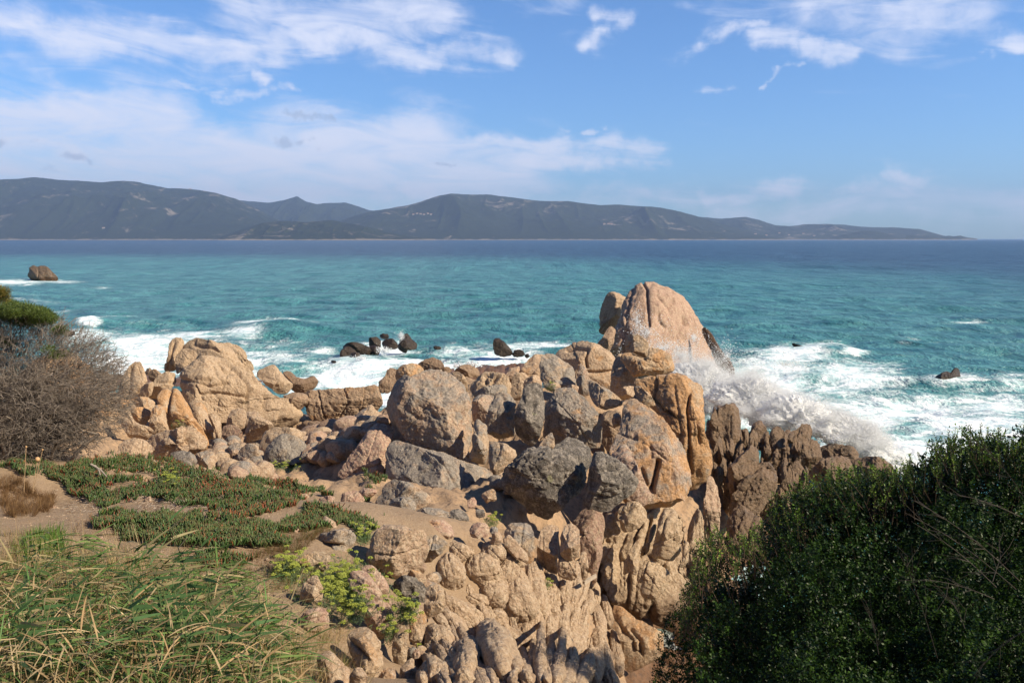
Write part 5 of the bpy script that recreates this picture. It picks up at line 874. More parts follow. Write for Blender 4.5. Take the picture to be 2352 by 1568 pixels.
succulents('succulent_carpet', 'dark tuft of fleshy leaves in the shade of the flat boulder', 'Z2', [(150, 1290), (170, 1200), (240, 1150), (290, 1180), (260, 1260), (200, 1370), (160, 1380)], 2500, 12, .02)

# ------------------------------------------------------------------ dry litter, fine grass
def grass(name, label, Bp, hgt, wid, lean, droop, cols, cat='grass', nseg=3, wind=(.25, 0), mat=GRASS, kind='stuff'):
    n = len(Bp); a = RNG.uniform(0, 2 * math.pi, n); l = np.abs(RNG.normal(0, lean, n)); Dr = unit(np.stack([np.cos(a) * l + wind[0], np.sin(a) * l + wind[1], np.ones(n)], 1))
    V, Fq, C_ = ribbons(Bp, Dr, RNG.uniform(hgt * .5, hgt * 1.15, n), RNG.uniform(wid * .6, wid * 1.3, n), RNG.uniform(0, droop, n), colmix(n, *cols), nseg)
    return tag(mk(name, V, Fq, mat, True, col=C_), label, cat, None, kind)
STRAW = [(.42, .29, .15), (.34, .22, .11), (.50, .38, .22)]; GRN = [(.085, .14, .028), (.12, .18, .04), (.17, .22, .05)]; RBR = [(.20, .11, .05), (.28, .17, .08), (.15, .08, .04)]
def pts_on(T, poly, n):
    q = sample_poly(T, poly, n); jz = np.stack([q[:, 0] * .025, q[:, 1] * .05, 0 * q[:, 0]], 1); q = q + np.stack([45 * fbm(jz, 3, 13), 18 * fbm(jz + 9, 3, 15)], 1); k = fbm(jz * 2.2, 3, 19) > -.22; q = q[k]
    return hitv(q[:, 0], q[:, 1])
grass('dry_grass', 'reddish brown dry grass at the left edge by the path', pts_on('Z6', [(-10, 20), (120, 60), (200, 120), (330, 200), (380, 270), (200, 280), (-10, 280)], 9000), .20, .004, .5, .4, RBR)
grass('dry_grass', 'brown dead litter at the edges of the lower succulents', pts_on('Z6', [(560, 300), (760, 240), (1300, 320), (1700, 560), (2000, 420), (2200, 420), (2050, 560), (1900, 700), (1600, 700), (1300, 640), (1100, 480), (700, 420), (500, 420)], 7000), .10, .004, .9, .4, RBR)
grass('dry_grass', 'tufts of dry reddish stems by the small stones above the samphire', pts_on('F', [(150, 300), (420, 270), (640, 240), (620, 330), (450, 430), (330, 520), (60, 520), (100, 380)], 4500), .14, .003, .7, .4, RBR + GRN[:1])
gq = pts_on('Z6', [(-10, 60), (700, 150), (2300, 180), (2300, 260), (1900, 400), (2000, 700), (1500, 700), (500, 500), (-10, 480)], 8000); V_, F_ = ico(1)
sc = (.004 + .022 * RNG.random(len(gq)) ** 4)[:, None, None] * np.array([1, 1, .6]); V = (gq[:, None] + (V_[None] * (1 + .25 * RNG.normal(0, 1, (len(gq), len(V_), 1)))) * sc).reshape(-1, 3)
o = mk('gravel', V, (F_[None] + (np.arange(len(gq)) * len(V_))[:, None, None]).reshape(-1, 3), ROCK, False); o.color = (.1, .1, 0, .5); tag(o, 'coarse granite grit and gravel scattered over the path', 'gravel', None, 'stuff')
lit = pts_on('Z6', [(400, 100), (700, 150), (1300, 130), (1900, 190), (1700, 270), (1200, 280), (800, 220), (500, 260)], 5000); az_ = RNG.uniform(0, 6.28, len(lit))
V, Fq, C_ = ribbons(lit + [0, 0, .015], unit(np.stack([np.cos(az_), np.sin(az_), .1 + 0 * az_], 1)), RNG.uniform(.03, .12, len(lit)), .008, .1, colmix(len(lit), (.13, .08, .05), (.25, .17, .11), (.45, .38, .3)), 2)
tag(mk('leaf_litter', V, Fq, BARK, True, col=C_), 'scraps of dead leaves and twigs strewn over the path', 'litter', None, 'stuff')
# foreground stand: straw stalks, broad green blades, fine grass
def region(n, x0, x1, y0, y1, cond): 
    X = RNG.uniform(x0, x1, n); Y = RNG.uniform(y0, y1, n); k = cond(X, Y); X, Y = X[k], Y[k]; return np.stack([X, Y, groundz(X, Y)], 1)
edge = lambda X, Y: X < np.interp(Y, [3, 5, 6, 7, 8, 9], [-1.0, -1.45, -1.85, -2.4, -3.4, -5.0]) + .25 * fbm(np.stack([X * 0, Y * 2, Y * 0], 1), 2, 3)
Bp = region(20000, -6.5, -.5, 3.2, 8.3, edge); grass('tall_grass', 'fine pale green and straw grass in the foreground', Bp, .55, .0042, .32, .18, STRAW * 2 + GRN, nseg=4)
Bp = region(9000, -6.0, -.8, 3.2, 6.9, edge); grass('dry_reed_stalks', 'thick tangle of dry straw coloured stalks in the foreground', Bp, .95, .006, .38, .12, STRAW + RBR[:1], nseg=4, wind=(.1, 0))
Bp = region(1500, -5.5, -1.4, 5.4, 8.4, edge); grass('plumed_grass', 'slender wind bent grass with pale plumes above the reeds', Bp, .8, .005, .3, .6, STRAW, nseg=5, wind=(-.15, .1))
def broad(n, cond, x0, x1, y0, y1, zlo, zhi, wind, ln, wd_, cols, label):
    Bp = region(n, x0, x1, y0, y1, cond); m = len(Bp); Bp[:, 2] += RNG.uniform(zlo, zhi, m)
    Dr = unit(np.stack([wind + RNG.normal(0, .45, m), RNG.normal(0, .5, m), RNG.uniform(-.05, .75, m)], 1))
    V, Fq, C_ = ribbons(Bp, Dr, RNG.uniform(ln * .6, ln * 1.2, m), RNG.uniform(wd_ * .6, wd_ * 1.2, m), RNG.uniform(.05, .5, m), colmix(m, *cols), 5)
    tag(mk('reed_leaves', V, Fq, GRASS, True, col=C_), label, 'grass', None, 'stuff')
broad(6500, edge, -4.6, -1.0, 4.6, 7.3, .10, .80, .95, .30, .025, [(.075, .135, .032), (.11, .18, .045), (.06, .11, .03), (.15, .22, .06), (.36, .29, .15)], 'mass of broad green reed leaves blown to the right')
broad(3600, edge, -5.0, -1.0, 3.2, 5.6, .35, 1.0, .2, .30, .012, STRAW + [(.40, .30, .17), (.10, .19, .05)], 'curling dry reed leaves at the bottom left')
Bp = pts_on('F', [(380, 1100), (700, 1080), (800, 1250), (900, 1450), (1020, 1568), (150, 1568), (300, 1300)], 2600); grass('dry_grass', 'thin dry grass over the rocks at the bottom', Bp, .22, .004, .6, .5, STRAW + GRN[2:], wind=(.3, 0))
Bp = pts_on('D', [(0, 1225), (200, 1262), (400, 1290), (560, 1315), (720, 1290), (730, 1370), (300, 1370), (0, 1320)], 9000); grass('dry_grass', 'mixed dry and green low grass between the succulents and the reeds', Bp, .17, .004, .6, .4, RBR + STRAW + GRN, wind=(.2, 0))
Bp = pts_on('Z6', [(150, 520), (300, 440), (420, 480), (440, 600), (250, 650), (150, 620)], 1500); grass('low_green_bush', 'low bright green bushy plant at the left behind the reeds', Bp, .30, .012, .6, .3, [(.10, .19, .03), (.15, .24, .05)], cat='bush')

def reed(label, bx, by, tx, ty, d, nleaf, ll, seed, group=None):
    r = np.random.default_rng(seed); top = W(tx, ty, d); bot = W(bx, by, d - .15); gz_ = float(groundz(bot[0], bot[1])); bot = np.array([bot[0], bot[1], min(gz_, bot[2])])
    t = np.linspace(0, 1, 12)[:, None]; P = bot + (top - bot) * t + np.array([.10, 0, 0]) * np.sin(t * math.pi) * .6
    e = empty('reed', bot, label, 'reed', group); V, Fq, C_ = tubes([P], [np.linspace(.008, .0025, 12)], [np.array((.12, .16, .06))]); mk('stem', V, Fq, GRASS, True, e, C_)
    for k in range(nleaf):
        u_ = .25 + .73 * k / nleaf; c = bot + (top - bot) * u_; up_ = unit(top - bot); rt_ = k % 4 != 3
        Dr = unit(np.array([[1.0 if rt_ else .35, r.normal(0, .25), (.10 if rt_ else .7) + .75 * (u_ > .85) + r.normal(0, .07)]]) + up_ * .1)
        cl_ = np.array([[.085, .165, .06]]) * r.uniform(.75, 1.3) if r.random() < .75 else np.array([[.36, .30, .16]])
        V, Fq, C_ = ribbons(c[None], Dr, ll * r.uniform(.75, 1.15) * (1.2 - .55 * u_), .031 * r.uniform(.7, 1.1), r.uniform(.0, .12), cl_, 6, sidev=np.array([[0, .35, .94]]), twist=.15); mk('leaf', V, Fq, GRASS, True, e, C_)
reed('tallest green reed with leaves streaming to the right like a comb', *tp('Z6', 1150, 1250), *tp('Z6', 985, 380), 5.3, 24, .38, 1)
reed('slender reed just right of the tallest one, tip highest of all', *tp('Z6', 1450, 1000), *tp('Z6', 1115, 190), 5.7, 20, .36, 2)
reed('thin reed with few leaves right of the comb leaved reeds', *tp('Z6', 1460, 1050), *tp('Z6', 1360, 360), 5.6, 9, .26, 3)
rr_ = random.Random(9)
for k in range(38):
    x_ = rr_.uniform(60, 1980); yt = 620 + rr_.uniform(0, 260) + (60 if x_ > 1300 else 0) + max(0, 400 - x_) * .1
    reed('green reed with blown leaves among the crowd of reeds in the foreground', *tp('Z6', x_ + rr_.uniform(-40, 120), 1500), *tp('Z6', x_, yt), rr_.uniform(4.7, 6.2), 12, .31, 20 + k, 'green reeds in the foreground')
for k, (x0, y0, x1, y1) in enumerate([(165, 1320, 180, 1010), (225, 1310, 258, 1095), (225, 1330, 293, 1030)]):
    d_ = 11.9 + .1 * k; P = np.array([W(*tp('Z1', x0 + (x1 - x0) * t, y0 + (y1 - y0) * t), d_) for t in (0, .35, .7, 1)])
    e = empty('dry_flower_stalk', P[0], ['leftmost bare dry stalk standing in front of the dead shrub', 'short dry stalk topped with a round tan seed head', 'tall leaning dry stalk with a small dark tip'][k], 'dry flower')
    V, Fq, C_ = tubes([P], [.006], [np.array((.38, .26, .15))]); mk('stalk', V, Fq, BARK, True, e, C_)
    V_, F_ = ico(3); mk('seed_head', V_ * (.035 if k == 1 else .015) * [1, 1, 1.1] + P[-1], F_, BARK, True, e, np.tile((.45, .28, .14), (len(V_), 1)))

# ------------------------------------------------------------------ rock samphire with yellow-green umbels
def samphire(label, T, cx, cy, rx, ry, nst, seed, dn=None, hang=0.0, nl=900, bright=1.0):
    r = np.random.default_rng(seed); q = np.stack([cx + rx * r.normal(0, .45, nst), cy + ry * r.normal(0, .45, nst)], 1); x, y = tp(T, q[:, 0], q[:, 1])
    Bp = hitv(x, y) if dn is None else W(x, y, np.full(nst, dn)); c0 = Bp.mean(0)
    e = empty('samphire_plant', c0, label, 'plant'); q = np.stack([cx + rx * r.normal(0, .5, nl), cy + ry * r.normal(0, .5, nl)], 1); x, y = tp(T, q[:, 0], q[:, 1]); Lp = hitv(x, y) if dn is None else W(x, y, np.full(nl, dn)) 
    Dr = unit(np.stack([r.normal(0, .55, nl), r.normal(0, .55, nl), r.uniform(.3, 1, nl) - hang], 1)); Lp = Lp + np.array([0, 0, 1]) * r.uniform(-.01, .09, (nl, 1))
    V, Fq, C_ = ribbons(Lp, Dr, r.uniform(.03, .075, nl), .0075, .1, colmix(nl, (.15, .22, .09), (.11, .18, .09), (.19, .26, .12)), 2); mk('foliage', V, Fq, LEAF, True, e, C_)
    paths, heads = [], []
    for k in range(nst):
        h = r.uniform(.12, .26); d = np.array([r.normal(0, .45), r.normal(0, .35) - .15, 1.0 - 1.6 * hang * r.random()]); d /= np.linalg.norm(d); tipp = Bp[k] + d * h
        paths.append(np.array([Bp[k], Bp[k] + d * h * .5 + [0, 0, .01], tipp])); heads.append(tipp)
    V, Fq, C_ = tubes(paths, [.0022] * nst, [np.array((.20, .26, .10))] * nst, 3); mk('stems', V, Fq, LEAF, True, e, C_)
    hp = np.array(heads); nf = 46; az2 = r.uniform(0, 6.283, (nst, nf)); ra = np.sqrt(r.random((nst, nf))) * r.uniform(.022, .042, (nst, 1)); off = np.stack([np.cos(az2) * ra, np.sin(az2) * ra, -ra * ra * 9 + r.normal(0, .004, (nst, nf))], 2)
    Pf = (hp[:, None] + off).reshape(-1, 3); m = len(Pf); V_, F_ = ico(1); s = r.uniform(.0035, .006, (m, 1, 1)); V = (Pf[:, None] + V_[None] * s).reshape(-1, 3); Fq = (F_[None] + (np.arange(m) * len(V_))[:, None, None]).reshape(-1, 3)
    cc = np.array((.42, .46, .09)) * bright * r.uniform(.75, 1.25, (m, 1)); mk('flower_umbels', V, Fq, LEAF, True, e, np.repeat(cc, len(V_), 0))
samphire('large spreading samphire mat with yellow green umbels below the white boulder', 'F', 830, 780, 340, 210, 230, 1, nl=8500)
samphire('samphire clump around the foot of the square tan stone', 'F', 340, 650, 140, 100, 60, 2, nl=2000)
samphire('samphire spilling over the red brown block', 'F', 870, 970, 170, 120, 52, 3, dn=7.9, nl=1300, hang=.3)
samphire('samphire hanging down beside the thin yellow splinter', 'F', 1330, 990, 100, 90, 34, 4, dn=8.0, nl=1100, hang=.6)
samphire('small bushy samphire between layered slab and white boulder', 'F', 985, 350, 70, 55, 22, 5, nl=900)
samphire('sparse samphire sprig in the gap left of the splinter', 'F', 1200, 1180, 50, 80, 10, 6, dn=7.9, nl=400, hang=.3)
samphire('bright yellow green plant at the foot of the cobbles above the succulents', 'Z1', 1965, 1150, 110, 38, 60, 7, nl=1800, bright=1.1)
samphire('small bright plant growing out of the middle of the succulent carpet', 'Z1', 1170, 1275, 75, 35, 22, 8, nl=900)
samphire('green sprig growing beside the round dusty pink stone', 'Z5', 1040, 345, 50, 35, 14, 9, nl=420)
samphire('green tuft rooted among the lowest bedrock lobes', 'H', 85, 1330, 55, 50, 8, 10, nl=700)
samphire('tiny green tuft low on the orange topped hump', 'Z1', 1230, 878, 60, 25, 4, 11, dn=23.0, nl=500)
samphire('small green tuft high between the grey boulders', 'Z2', 1430, 615, 40, 22, 5, 12, dn=19.8, nl=420)
samphire('tiny tuft in the dark slot of the bedrock', 'H', 1222, 640, 22, 60, 0 + 3, 13, nl=300)

# ------------------------------------------------------------------ the dead shrub on the left with its green crown
def twig_tree(r, start, dirn, L0, R0, depth, box, out, col=(.20, .165, .135)):
    st = [(np.array(start, float), unit(np.array(dirn, float)), L0, R0, depth)]
    while st:
        p, d, L, R, k = st.pop(); n = 5; P = [p]; dd = d
        for i in range(n):
            dd = unit(dd + r.normal(0, .16, 3) + np.array([.045, 0, -.015 if k < 3 else .03])); P.append(P[-1] + dd * L / n)
        P = np.array(P)
        out.append((P, np.linspace(R, R * .55, n + 1), np.array(col) * r.uniform(.7, 1.35)))
        if k > 0:
            for c in range(3 if k > 1 else 4):
                i = r.integers(1, n + 1); nd = unit(dd + r.normal(0, .75, 3) * [1, 1, .8]); b = P[i]; 
                if box(b + nd * L * .5): st.append((b, nd, L * r.uniform(.55, .8), R * .55, k - 1))
def ell(c, rx, ry, rz): return lambda p: ((p[0] - c[0]) / rx) ** 2 + ((p[1] - c[1]) / ry) ** 2 + ((p[2] - c[2]) / rz) ** 2 < 1
r_ = np.random.default_rng(4)
base = W(95, 1075, 14.0); e = empty('dead_shrub', base, 'leafless grey shrub of tangled twigs with a dense green crown, at left', 'shrub')
cen = W(30, 905, 14.2); bx = ell(cen, 1.95, 1.3, 1.42); big_, twg = [], []
for k in range(11):
    p = base + np.array([r_.uniform(-1.2, .5), r_.uniform(-.5, .5), -.1]); out = []
    twig_tree(r_, p, (r_.uniform(-.5, .9), r_.uniform(-.5, .4), r_.uniform(.5, 1)), 1.15, .045, 6, bx, out)
    for q in out: (big_ if q[1][0] > .010 else twg).append(q)
nq = 21000; u3 = unit(r_.normal(0, 1, (nq, 3))) * (r_.random((nq, 1)) ** .45); P0 = cen + u3 * np.array([2.05, 1.3, 1.42]) + np.array([0, 0, .0]); dq = unit(u3 * [1, .7, .9] + r_.normal(0, .65, (nq, 3)) + [.25, 0, .25])
dens = fbm(P0 * 1.7, 3, 77) + r_.normal(0, .12, nq) > -.22
for k in np.nonzero(dens & (P0[:, 2] > 3.7))[0]:
    l = r_.uniform(.12, .34); d2 = unit(dq[k] + r_.normal(0, .4, 3)); a_ = P0[k]; b_ = a_ + dq[k] * l * .5; c_ = b_ + d2 * l * .5
    cc_ = np.array((.215, .180, .150)) * r_.uniform(.55, 1.45); twg.append((np.array([a_, b_, c_]), np.array([.0045, .0035, .0018]), cc_))
    if r_.random() < .8: twg.append((np.array([b_, b_ + unit(dq[k] + r_.normal(0, .9, 3)) * l * .25, b_ + unit(dq[k] + r_.normal(0, .9, 3)) * l * .45]), np.array([.003, .0022, .0014]), cc_))
for nm, lst, ns in (('branches', big_, 5), ('twigs', twg, 3)):
    V, Fq, C_ = tubes([q[0] for q in lst], [np.maximum(q[1], .0022) for q in lst], [q[2] for q in lst], ns); mk(nm, V, Fq, BARK, True, e, C_)
def needle_clumps(centres, n, rad, ll, wd_, cols, mat, parent, name='crown'):
    c = centres[RNG.integers(0, len(centres), n)]; off = unit(RNG.normal(0, 1, (n, 3))) * rad * RNG.random((n, 1)) ** .4; off[:, 2] *= .6
    Dr = unit(off + np.array([0, 0, .6 * rad]) + RNG.normal(0, .4 * rad, (n, 3)))
    V, Fq, C_ = ribbons(c + off, Dr, RNG.uniform(ll * .6, ll * 1.2, n), wd_, .05, colmix(n, *cols), 2); return mk(name, V, Fq, mat, True, parent, C_)
cpts = []
for (gx_, gy_, rx, ry, m) in [(120, 180, 110, 40, 60), (280, 205, 90, 40, 46), (370, 250, 45, 30, 16), (40, 210, 60, 60, 26), (460, 340, 30, 25, 5), (200, 270, 160, 30, 14), (60, 430, 60, 30, 5), (440, 510, 70, 40, 5)]:
    x = gx_ + rx * RNG.normal(0, .5, m); y = gy_ + ry * RNG.normal(0, .45, m); x, y = tp('G', x, y); cpts.append(W(x, y, 14.2 + RNG.normal(0, .35, m)))
needle_clumps(np.concatenate(cpts), 46000, .13, .05, .011, [(.10, .15, .03), (.14, .18, .04), (.07, .10, .03)], LEAF, e)
cp = W(*tp('G', np.array([5, 20, -20, 10]), np.array([60, 90, 50, 30])), np.array([9.5, 9.5, 9.6, 9.4])); e2 = empty('evergreen_shrub', cp[0] - [1, 0, 3], 'tip of an orange green shrub poking in at the left edge', 'shrub')
needle_clumps(cp, 2600, .10, .04, .008, [(.22, .16, .04), (.13, .15, .03)], LEAF, e2)
V, Fq, C_ = tubes([np.array([cp[0] - [.9, 0, 3], cp[0] - [.4, 0, 1.2], cp[0] - [.05, 0, 0]])], [np.array([.03, .02, .008])], [np.array((.15, .12, .1))]); mk('branch', V, Fq, BARK, True, e2, C_)
for k, (a, b) in enumerate([(((625, 1130), (735, 1215)), 0), (((650, 1140), (690, 1205)), 1)]):
    P = np.array([W(*tp('Z1', *a[0]), 13.0), W(*tp('Z1', (a[0][0] + a[1][0]) / 2 + 10, (a[0][1] + a[1][1]) / 2 - 6), 12.95), W(*tp('Z1', *a[1]), 12.85)])
    V, Fq, C_ = tubes([P], [np.array([.022, .018, .010])], [np.array((.26, .22, .18))], 6); tag(mk('driftwood_branch', V, Fq, BARK, True, col=C_), ['long bleached branch stub below the dead shrub', 'short bleached branch stub crossing the long one below the dead shrub'][k], 'driftwood')
a, b = W(*tp('Z5', 1668, 738), 12.9), W(*tp('Z5', 1752, 690), 13.2); sdv = unit(np.cross(b - a, [0, 0, 1])) * .02; upv = np.array([0, 0, .032]); c_ = np.array([a - sdv, a + sdv, b + sdv, b - sdv]); V = np.concatenate([c_ - upv, c_ + upv]); V[4:] += RNG.normal(0, .006, (4, 3))
tag(mk('driftwood_plank', V, [[0, 3, 2, 1], [4, 5, 6, 7], [0, 1, 5, 4], [1, 2, 6, 5], [2, 3, 7, 6], [3, 0, 4, 7]], BARK, False, col=np.tile((.36, .29, .22), (8, 1))), 'pale broken plank wedged across the mouth of the black cleft', 'driftwood')

# ------------------------------------------------------------------ evergreen hedge in the right foreground
def sprigs(Bp, Dr, L, nl, ls, cols, r):
    """upright shoots set with small oval leaves"""
    N = len(Bp); t = np.tile(np.linspace(.1, 1, nl), (N, 1)) + r.uniform(-.03, .03, (N, nl)); C0 = Bp[:, None] + Dr[:, None] * (L[:, None] * t)[:, :, None]
    a = np.arange(nl)[None] * 2.4 + r.uniform(0, 6, (N, 1)); A = unit(np.cross(Dr, [.9, .3, .1])); Bv = np.cross(Dr, A)
    rad = A[:, None] * np.cos(a)[..., None] + Bv[:, None] * np.sin(a)[..., None]; ld_ = unit(rad + Dr[:, None] * .7 + r.normal(0, .25, (N, nl, 3))).reshape(-1, 3); C0 = C0.reshape(-1, 3); m = len(C0)
    sd = unit(np.cross(ld_, np.repeat(Dr, nl, 0)) + r.normal(0, .3, (m, 3))); nn = np.cross(ld_, sd); l = ls * r.uniform(.7, 1.2, (m, 1)); w_ = l * .26
    V = np.stack([C0, C0 + ld_ * l * .45 - sd * w_ + nn * l * .06, C0 + ld_ * l * .45 + sd * w_ + nn * l * .06, C0 + ld_ * l, ], 1).reshape(-1, 3); b = np.arange(m) * 4
    Fq = np.stack([b, b + 1, b + 3, b + 2], 1); cv = colmix(N, *cols); tt = np.repeat(cv, nl, 0) * (.75 + .5 * np.tile(np.linspace(0, 1, nl), N)[:, None]); return V, Fq, np.repeat(tt, 4, 0)
TOP = np.array([(1490, 1568), (1520, 1440), (1560, 1380), (1590, 1330), (1600, 1250), (1640, 1215), (1700, 1240), (1750, 1205), (1770, 1155), (1830, 1120), (1870, 1085), (1960, 1075), (2050, 1075), (2110, 1050), (2150, 1020), (2200, 1000), (2270, 985), (2320, 1020), (2380, 960), (2500, 880), (2650, 760), (3000, 600)], float)
def hedge_pts(n, x0, x1, y1, r, dd, shift=0):
    x = r.uniform(x0, x1, n); yt = np.interp(x, TOP[:, 0], TOP[:, 1]) + shift + 16 * fbm(np.stack([x * .02, 0 * x, 0 * x], 1), 3, 4); y = yt + (y1 - yt) * r.random(n) ** 1.0
    t = ((y - yt) / 620).clip(0, 1); d = 8.6 - 3.6 * t ** .8 + r.exponential(dd, n) + .45 * fbm(np.stack([x * .012, y * .012, 0 * x], 1), 3, 7); return x, y, d, t
r_ = np.random.default_rng(8)
def shades(P): return (P[:, 0] - (P[:, 2] - 3) * 1.19 < 2.6) & (P[:, 1] + (P[:, 2] - 3) * .46 > 6.3)     # growth that would throw shade on the sunlit bedrock
eh = empty('evergreen_hedge', W(2100, 1568, 7) - [0, 0, 2.5], 'large dark evergreen shrub filling the lower right, only its upper tips coloured as sunlit', 'shrub')
x, y, d, t = hedge_pts(26000, 1500, 3100, 2100, r_, .35); y_ = y; keep = (r_.random(len(x)) < np.where(x < 1640, .75, 1)) & ((fbm(np.stack([x * .022, y * .022, 0 * x], 1), 3, 91) > -.22 + r_.normal(0, .05, len(x))) | (t > .25)); x, y, d, t = x[keep], y[keep], d[keep], t[keep]
Bp = W(x, y, d); kk = (x > 2400) & shades(Bp); Bp, t, x = Bp[~kk], t[~kk], x[~kk]; N = len(Bp); Dr = unit(np.stack([r_.normal(-.12, .4, N), r_.normal(-.2, .4, N), r_.uniform(.25, 1.1, N)], 1)); L = r_.uniform(.10, .24, N); Bp = Bp - Dr * (L * .8)[:, None]
V, Fq, C_ = sprigs(Bp, Dr, L, 13, .033, [(.007, .020, .004), (.013, .032, .005), (.026, .055, .007)], r_); mk('leaves', V, Fq, GLOSSY, True, eh, C_)  # leaf colours darkened to stand in for shade on the shrub
# long leading shoots along the top edge, coloured lighter as if sunlit
xs_ = r_.uniform(1560, 2500, 620); yt = np.interp(xs_, TOP[:, 0], TOP[:, 1]) + r_.uniform(-8, 75, 620); ds = 8.5 + r_.normal(0, .3, 620) - (xs_ < 1750) * .6; B2 = W(xs_, yt, ds); D2 = unit(np.stack([r_.normal(-.22, .3, 620), r_.normal(0, .3, 620), np.ones(620)], 1)); L2 = r_.uniform(.14, .46, 620)
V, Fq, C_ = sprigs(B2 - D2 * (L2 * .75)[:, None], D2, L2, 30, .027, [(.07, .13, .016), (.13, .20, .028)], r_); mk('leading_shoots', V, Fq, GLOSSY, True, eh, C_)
pa = []; 
for k in range(620): pa.append(np.array([B2[k] - D2[k] * L2[k] * 1.3, B2[k] - D2[k] * L2[k] * .5, B2[k] + D2[k] * L2[k] * .2]))
root = np.array(eh.location)
for k in r_.permutation(N)[:420]: q = Bp[k]; m_ = (q + root) / 2 + r_.normal(0, .25, 3); q0 = q + (root - q) * .45; pa.append(np.array([q0 + r_.normal(0, .1, 3), (q0 + q) / 2 + r_.normal(0, .06, 3), q]))
V, Fq, C_ = tubes(pa, [np.array([.006, .004, .002])] * len(pa), [np.array((.10, .07, .045))] * len(pa), 3); mk('branches', V, Fq, BARK, True, eh, C_)
# dense inner leaves, then unseen growth added off-frame to shade the near side
x = r_.uniform(1610, 3000, 34000); yt = np.interp(x, TOP[:, 0], TOP[:, 1]) + np.interp(x, [1700, 1900], [120, 40]); y = yt + (2300 - yt) * r_.random(34000); tt = ((y - yt) / 620).clip(0, 1); Bp = W(x, y, 8.9 - 3.0 * tt + r_.random(34000) * .9); Bp = Bp[~((x > 2400) & shades(Bp))]
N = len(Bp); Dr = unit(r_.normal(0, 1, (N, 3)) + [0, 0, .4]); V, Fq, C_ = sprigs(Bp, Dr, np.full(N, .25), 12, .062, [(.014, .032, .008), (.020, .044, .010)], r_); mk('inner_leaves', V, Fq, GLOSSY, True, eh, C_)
N = 5200; Bp = np.stack([r_.uniform(3.2, 8.2, N), r_.uniform(-4.5, .8, N), r_.uniform(3.8, 8.9, N)], 1); Bp = Bp[~((Bp[:, 0] - (Bp[:, 2] - 3) * 1.19 < 2.7) & (Bp[:, 1] + (Bp[:, 2] - 3) * .46 > 5.6))]; N = len(Bp); Dr = unit(r_.normal(0, 1, (N, 3)) + [0, 0, .4])
V, Fq, C_ = sprigs(Bp, Dr, np.full(N, .34), 12, .080, [(.03, .065, .014)], r_); mk('unseen_shade_growth', V, Fq, GLOSSY, True, eh, C_)  # unseen growth behind the viewpoint, added to block the sun
N = 9000; Bp = np.stack([r_.uniform(5.2, 8.6, N), r_.uniform(.5, 8.2, N), r_.uniform(3.5, 8.4, N)], 1); Bp = Bp[Bp[:, 2] < 6.6 + (Bp[:, 0] - 5.2) * 1.4 + .4 * fbm(Bp * .8, 2, 3)]; Bp = Bp[Bp[:, 0] > .62 * Bp[:, 1] + 1.0]; Bp = Bp[~((Bp[:, 0] - (Bp[:, 2] - 3) * 1.19 < 2.7) & (Bp[:, 1] + (Bp[:, 2] - 3) * .46 > 5.6))]; N = len(Bp)
Dr = unit(r_.normal(0, 1, (N, 3)) + [0, 0, .4]); V, Fq, C_ = sprigs(Bp, Dr, np.full(N, .30), 12, .065, [(.03, .065, .014)], r_); mk('unseen_side_growth', V, Fq, GLOSSY, True, eh, C_)  # unseen growth off to the right, added to shade the hedge
# bare grey twigs
pa = []; rc = []; cut = [0]
for (x0, y0, x1, y1, dd, w_) in [(1720, 1050, 1180, 640, 5.6, .004), (1700, 1090, 1130, 700, 5.5, .003), (1600, 1080, 1190, 760, 5.4, .003), (1590, 1140, 1240, 1040, 5.2, .0025), (1740, 620, 1540, 370, 6.0, .003), (1720, 720, 1350, 600, 5.8, .003), (1580, 1050, 1640, 880, 5.3, .0025), (1440, 1290, 1380, 1160, 5.0, .0025), (1300, 1440, 1110, 900, 5.0, .002), (1740, 1300, 1500, 1500, 4.9, .002), (1000, 1420, 960, 1200, 5.0, .002)]:
    A = W(*tp('Z4', x0, y0), dd); Bq = W(*tp('Z4', x1, y1), dd + .1); out = []; L_ = np.linalg.norm(Bq - A); d0 = (Bq - A) / L_
    P = np.array([A + (Bq - A) * t + np.array([0, 0, .05 * L_]) * math.sin(t * 3.1) for t in np.linspace(0, 1, 7)]); pa.append(P); rc.append(np.linspace(w_ * 1.3, w_ * .5, 7))
    for k in range(9):
        i = r_.integers(1, 6); nd = unit(d0 + r_.normal(0, .5, 3)); pa.append(np.array([P[i], P[i] + nd * .10 + r_.normal(0, .01, 3), P[i] + nd * .2 + r_.normal(0, .03, 3)])); rc.append(np.array([w_ * .6, w_ * .45, w_ * .25]))
    cut.append(len(pa))
for a_, b_ in zip(cut[:-1], cut[1:]):
    V, Fq, C_ = tubes(pa[a_:b_], rc[a_:b_], [np.array((.10, .085, .07)) * r_.uniform(.7, 1.2) for _ in pa[a_:b_]], 3); mk('dead_branch', V, Fq, BARK, True, eh, C_)

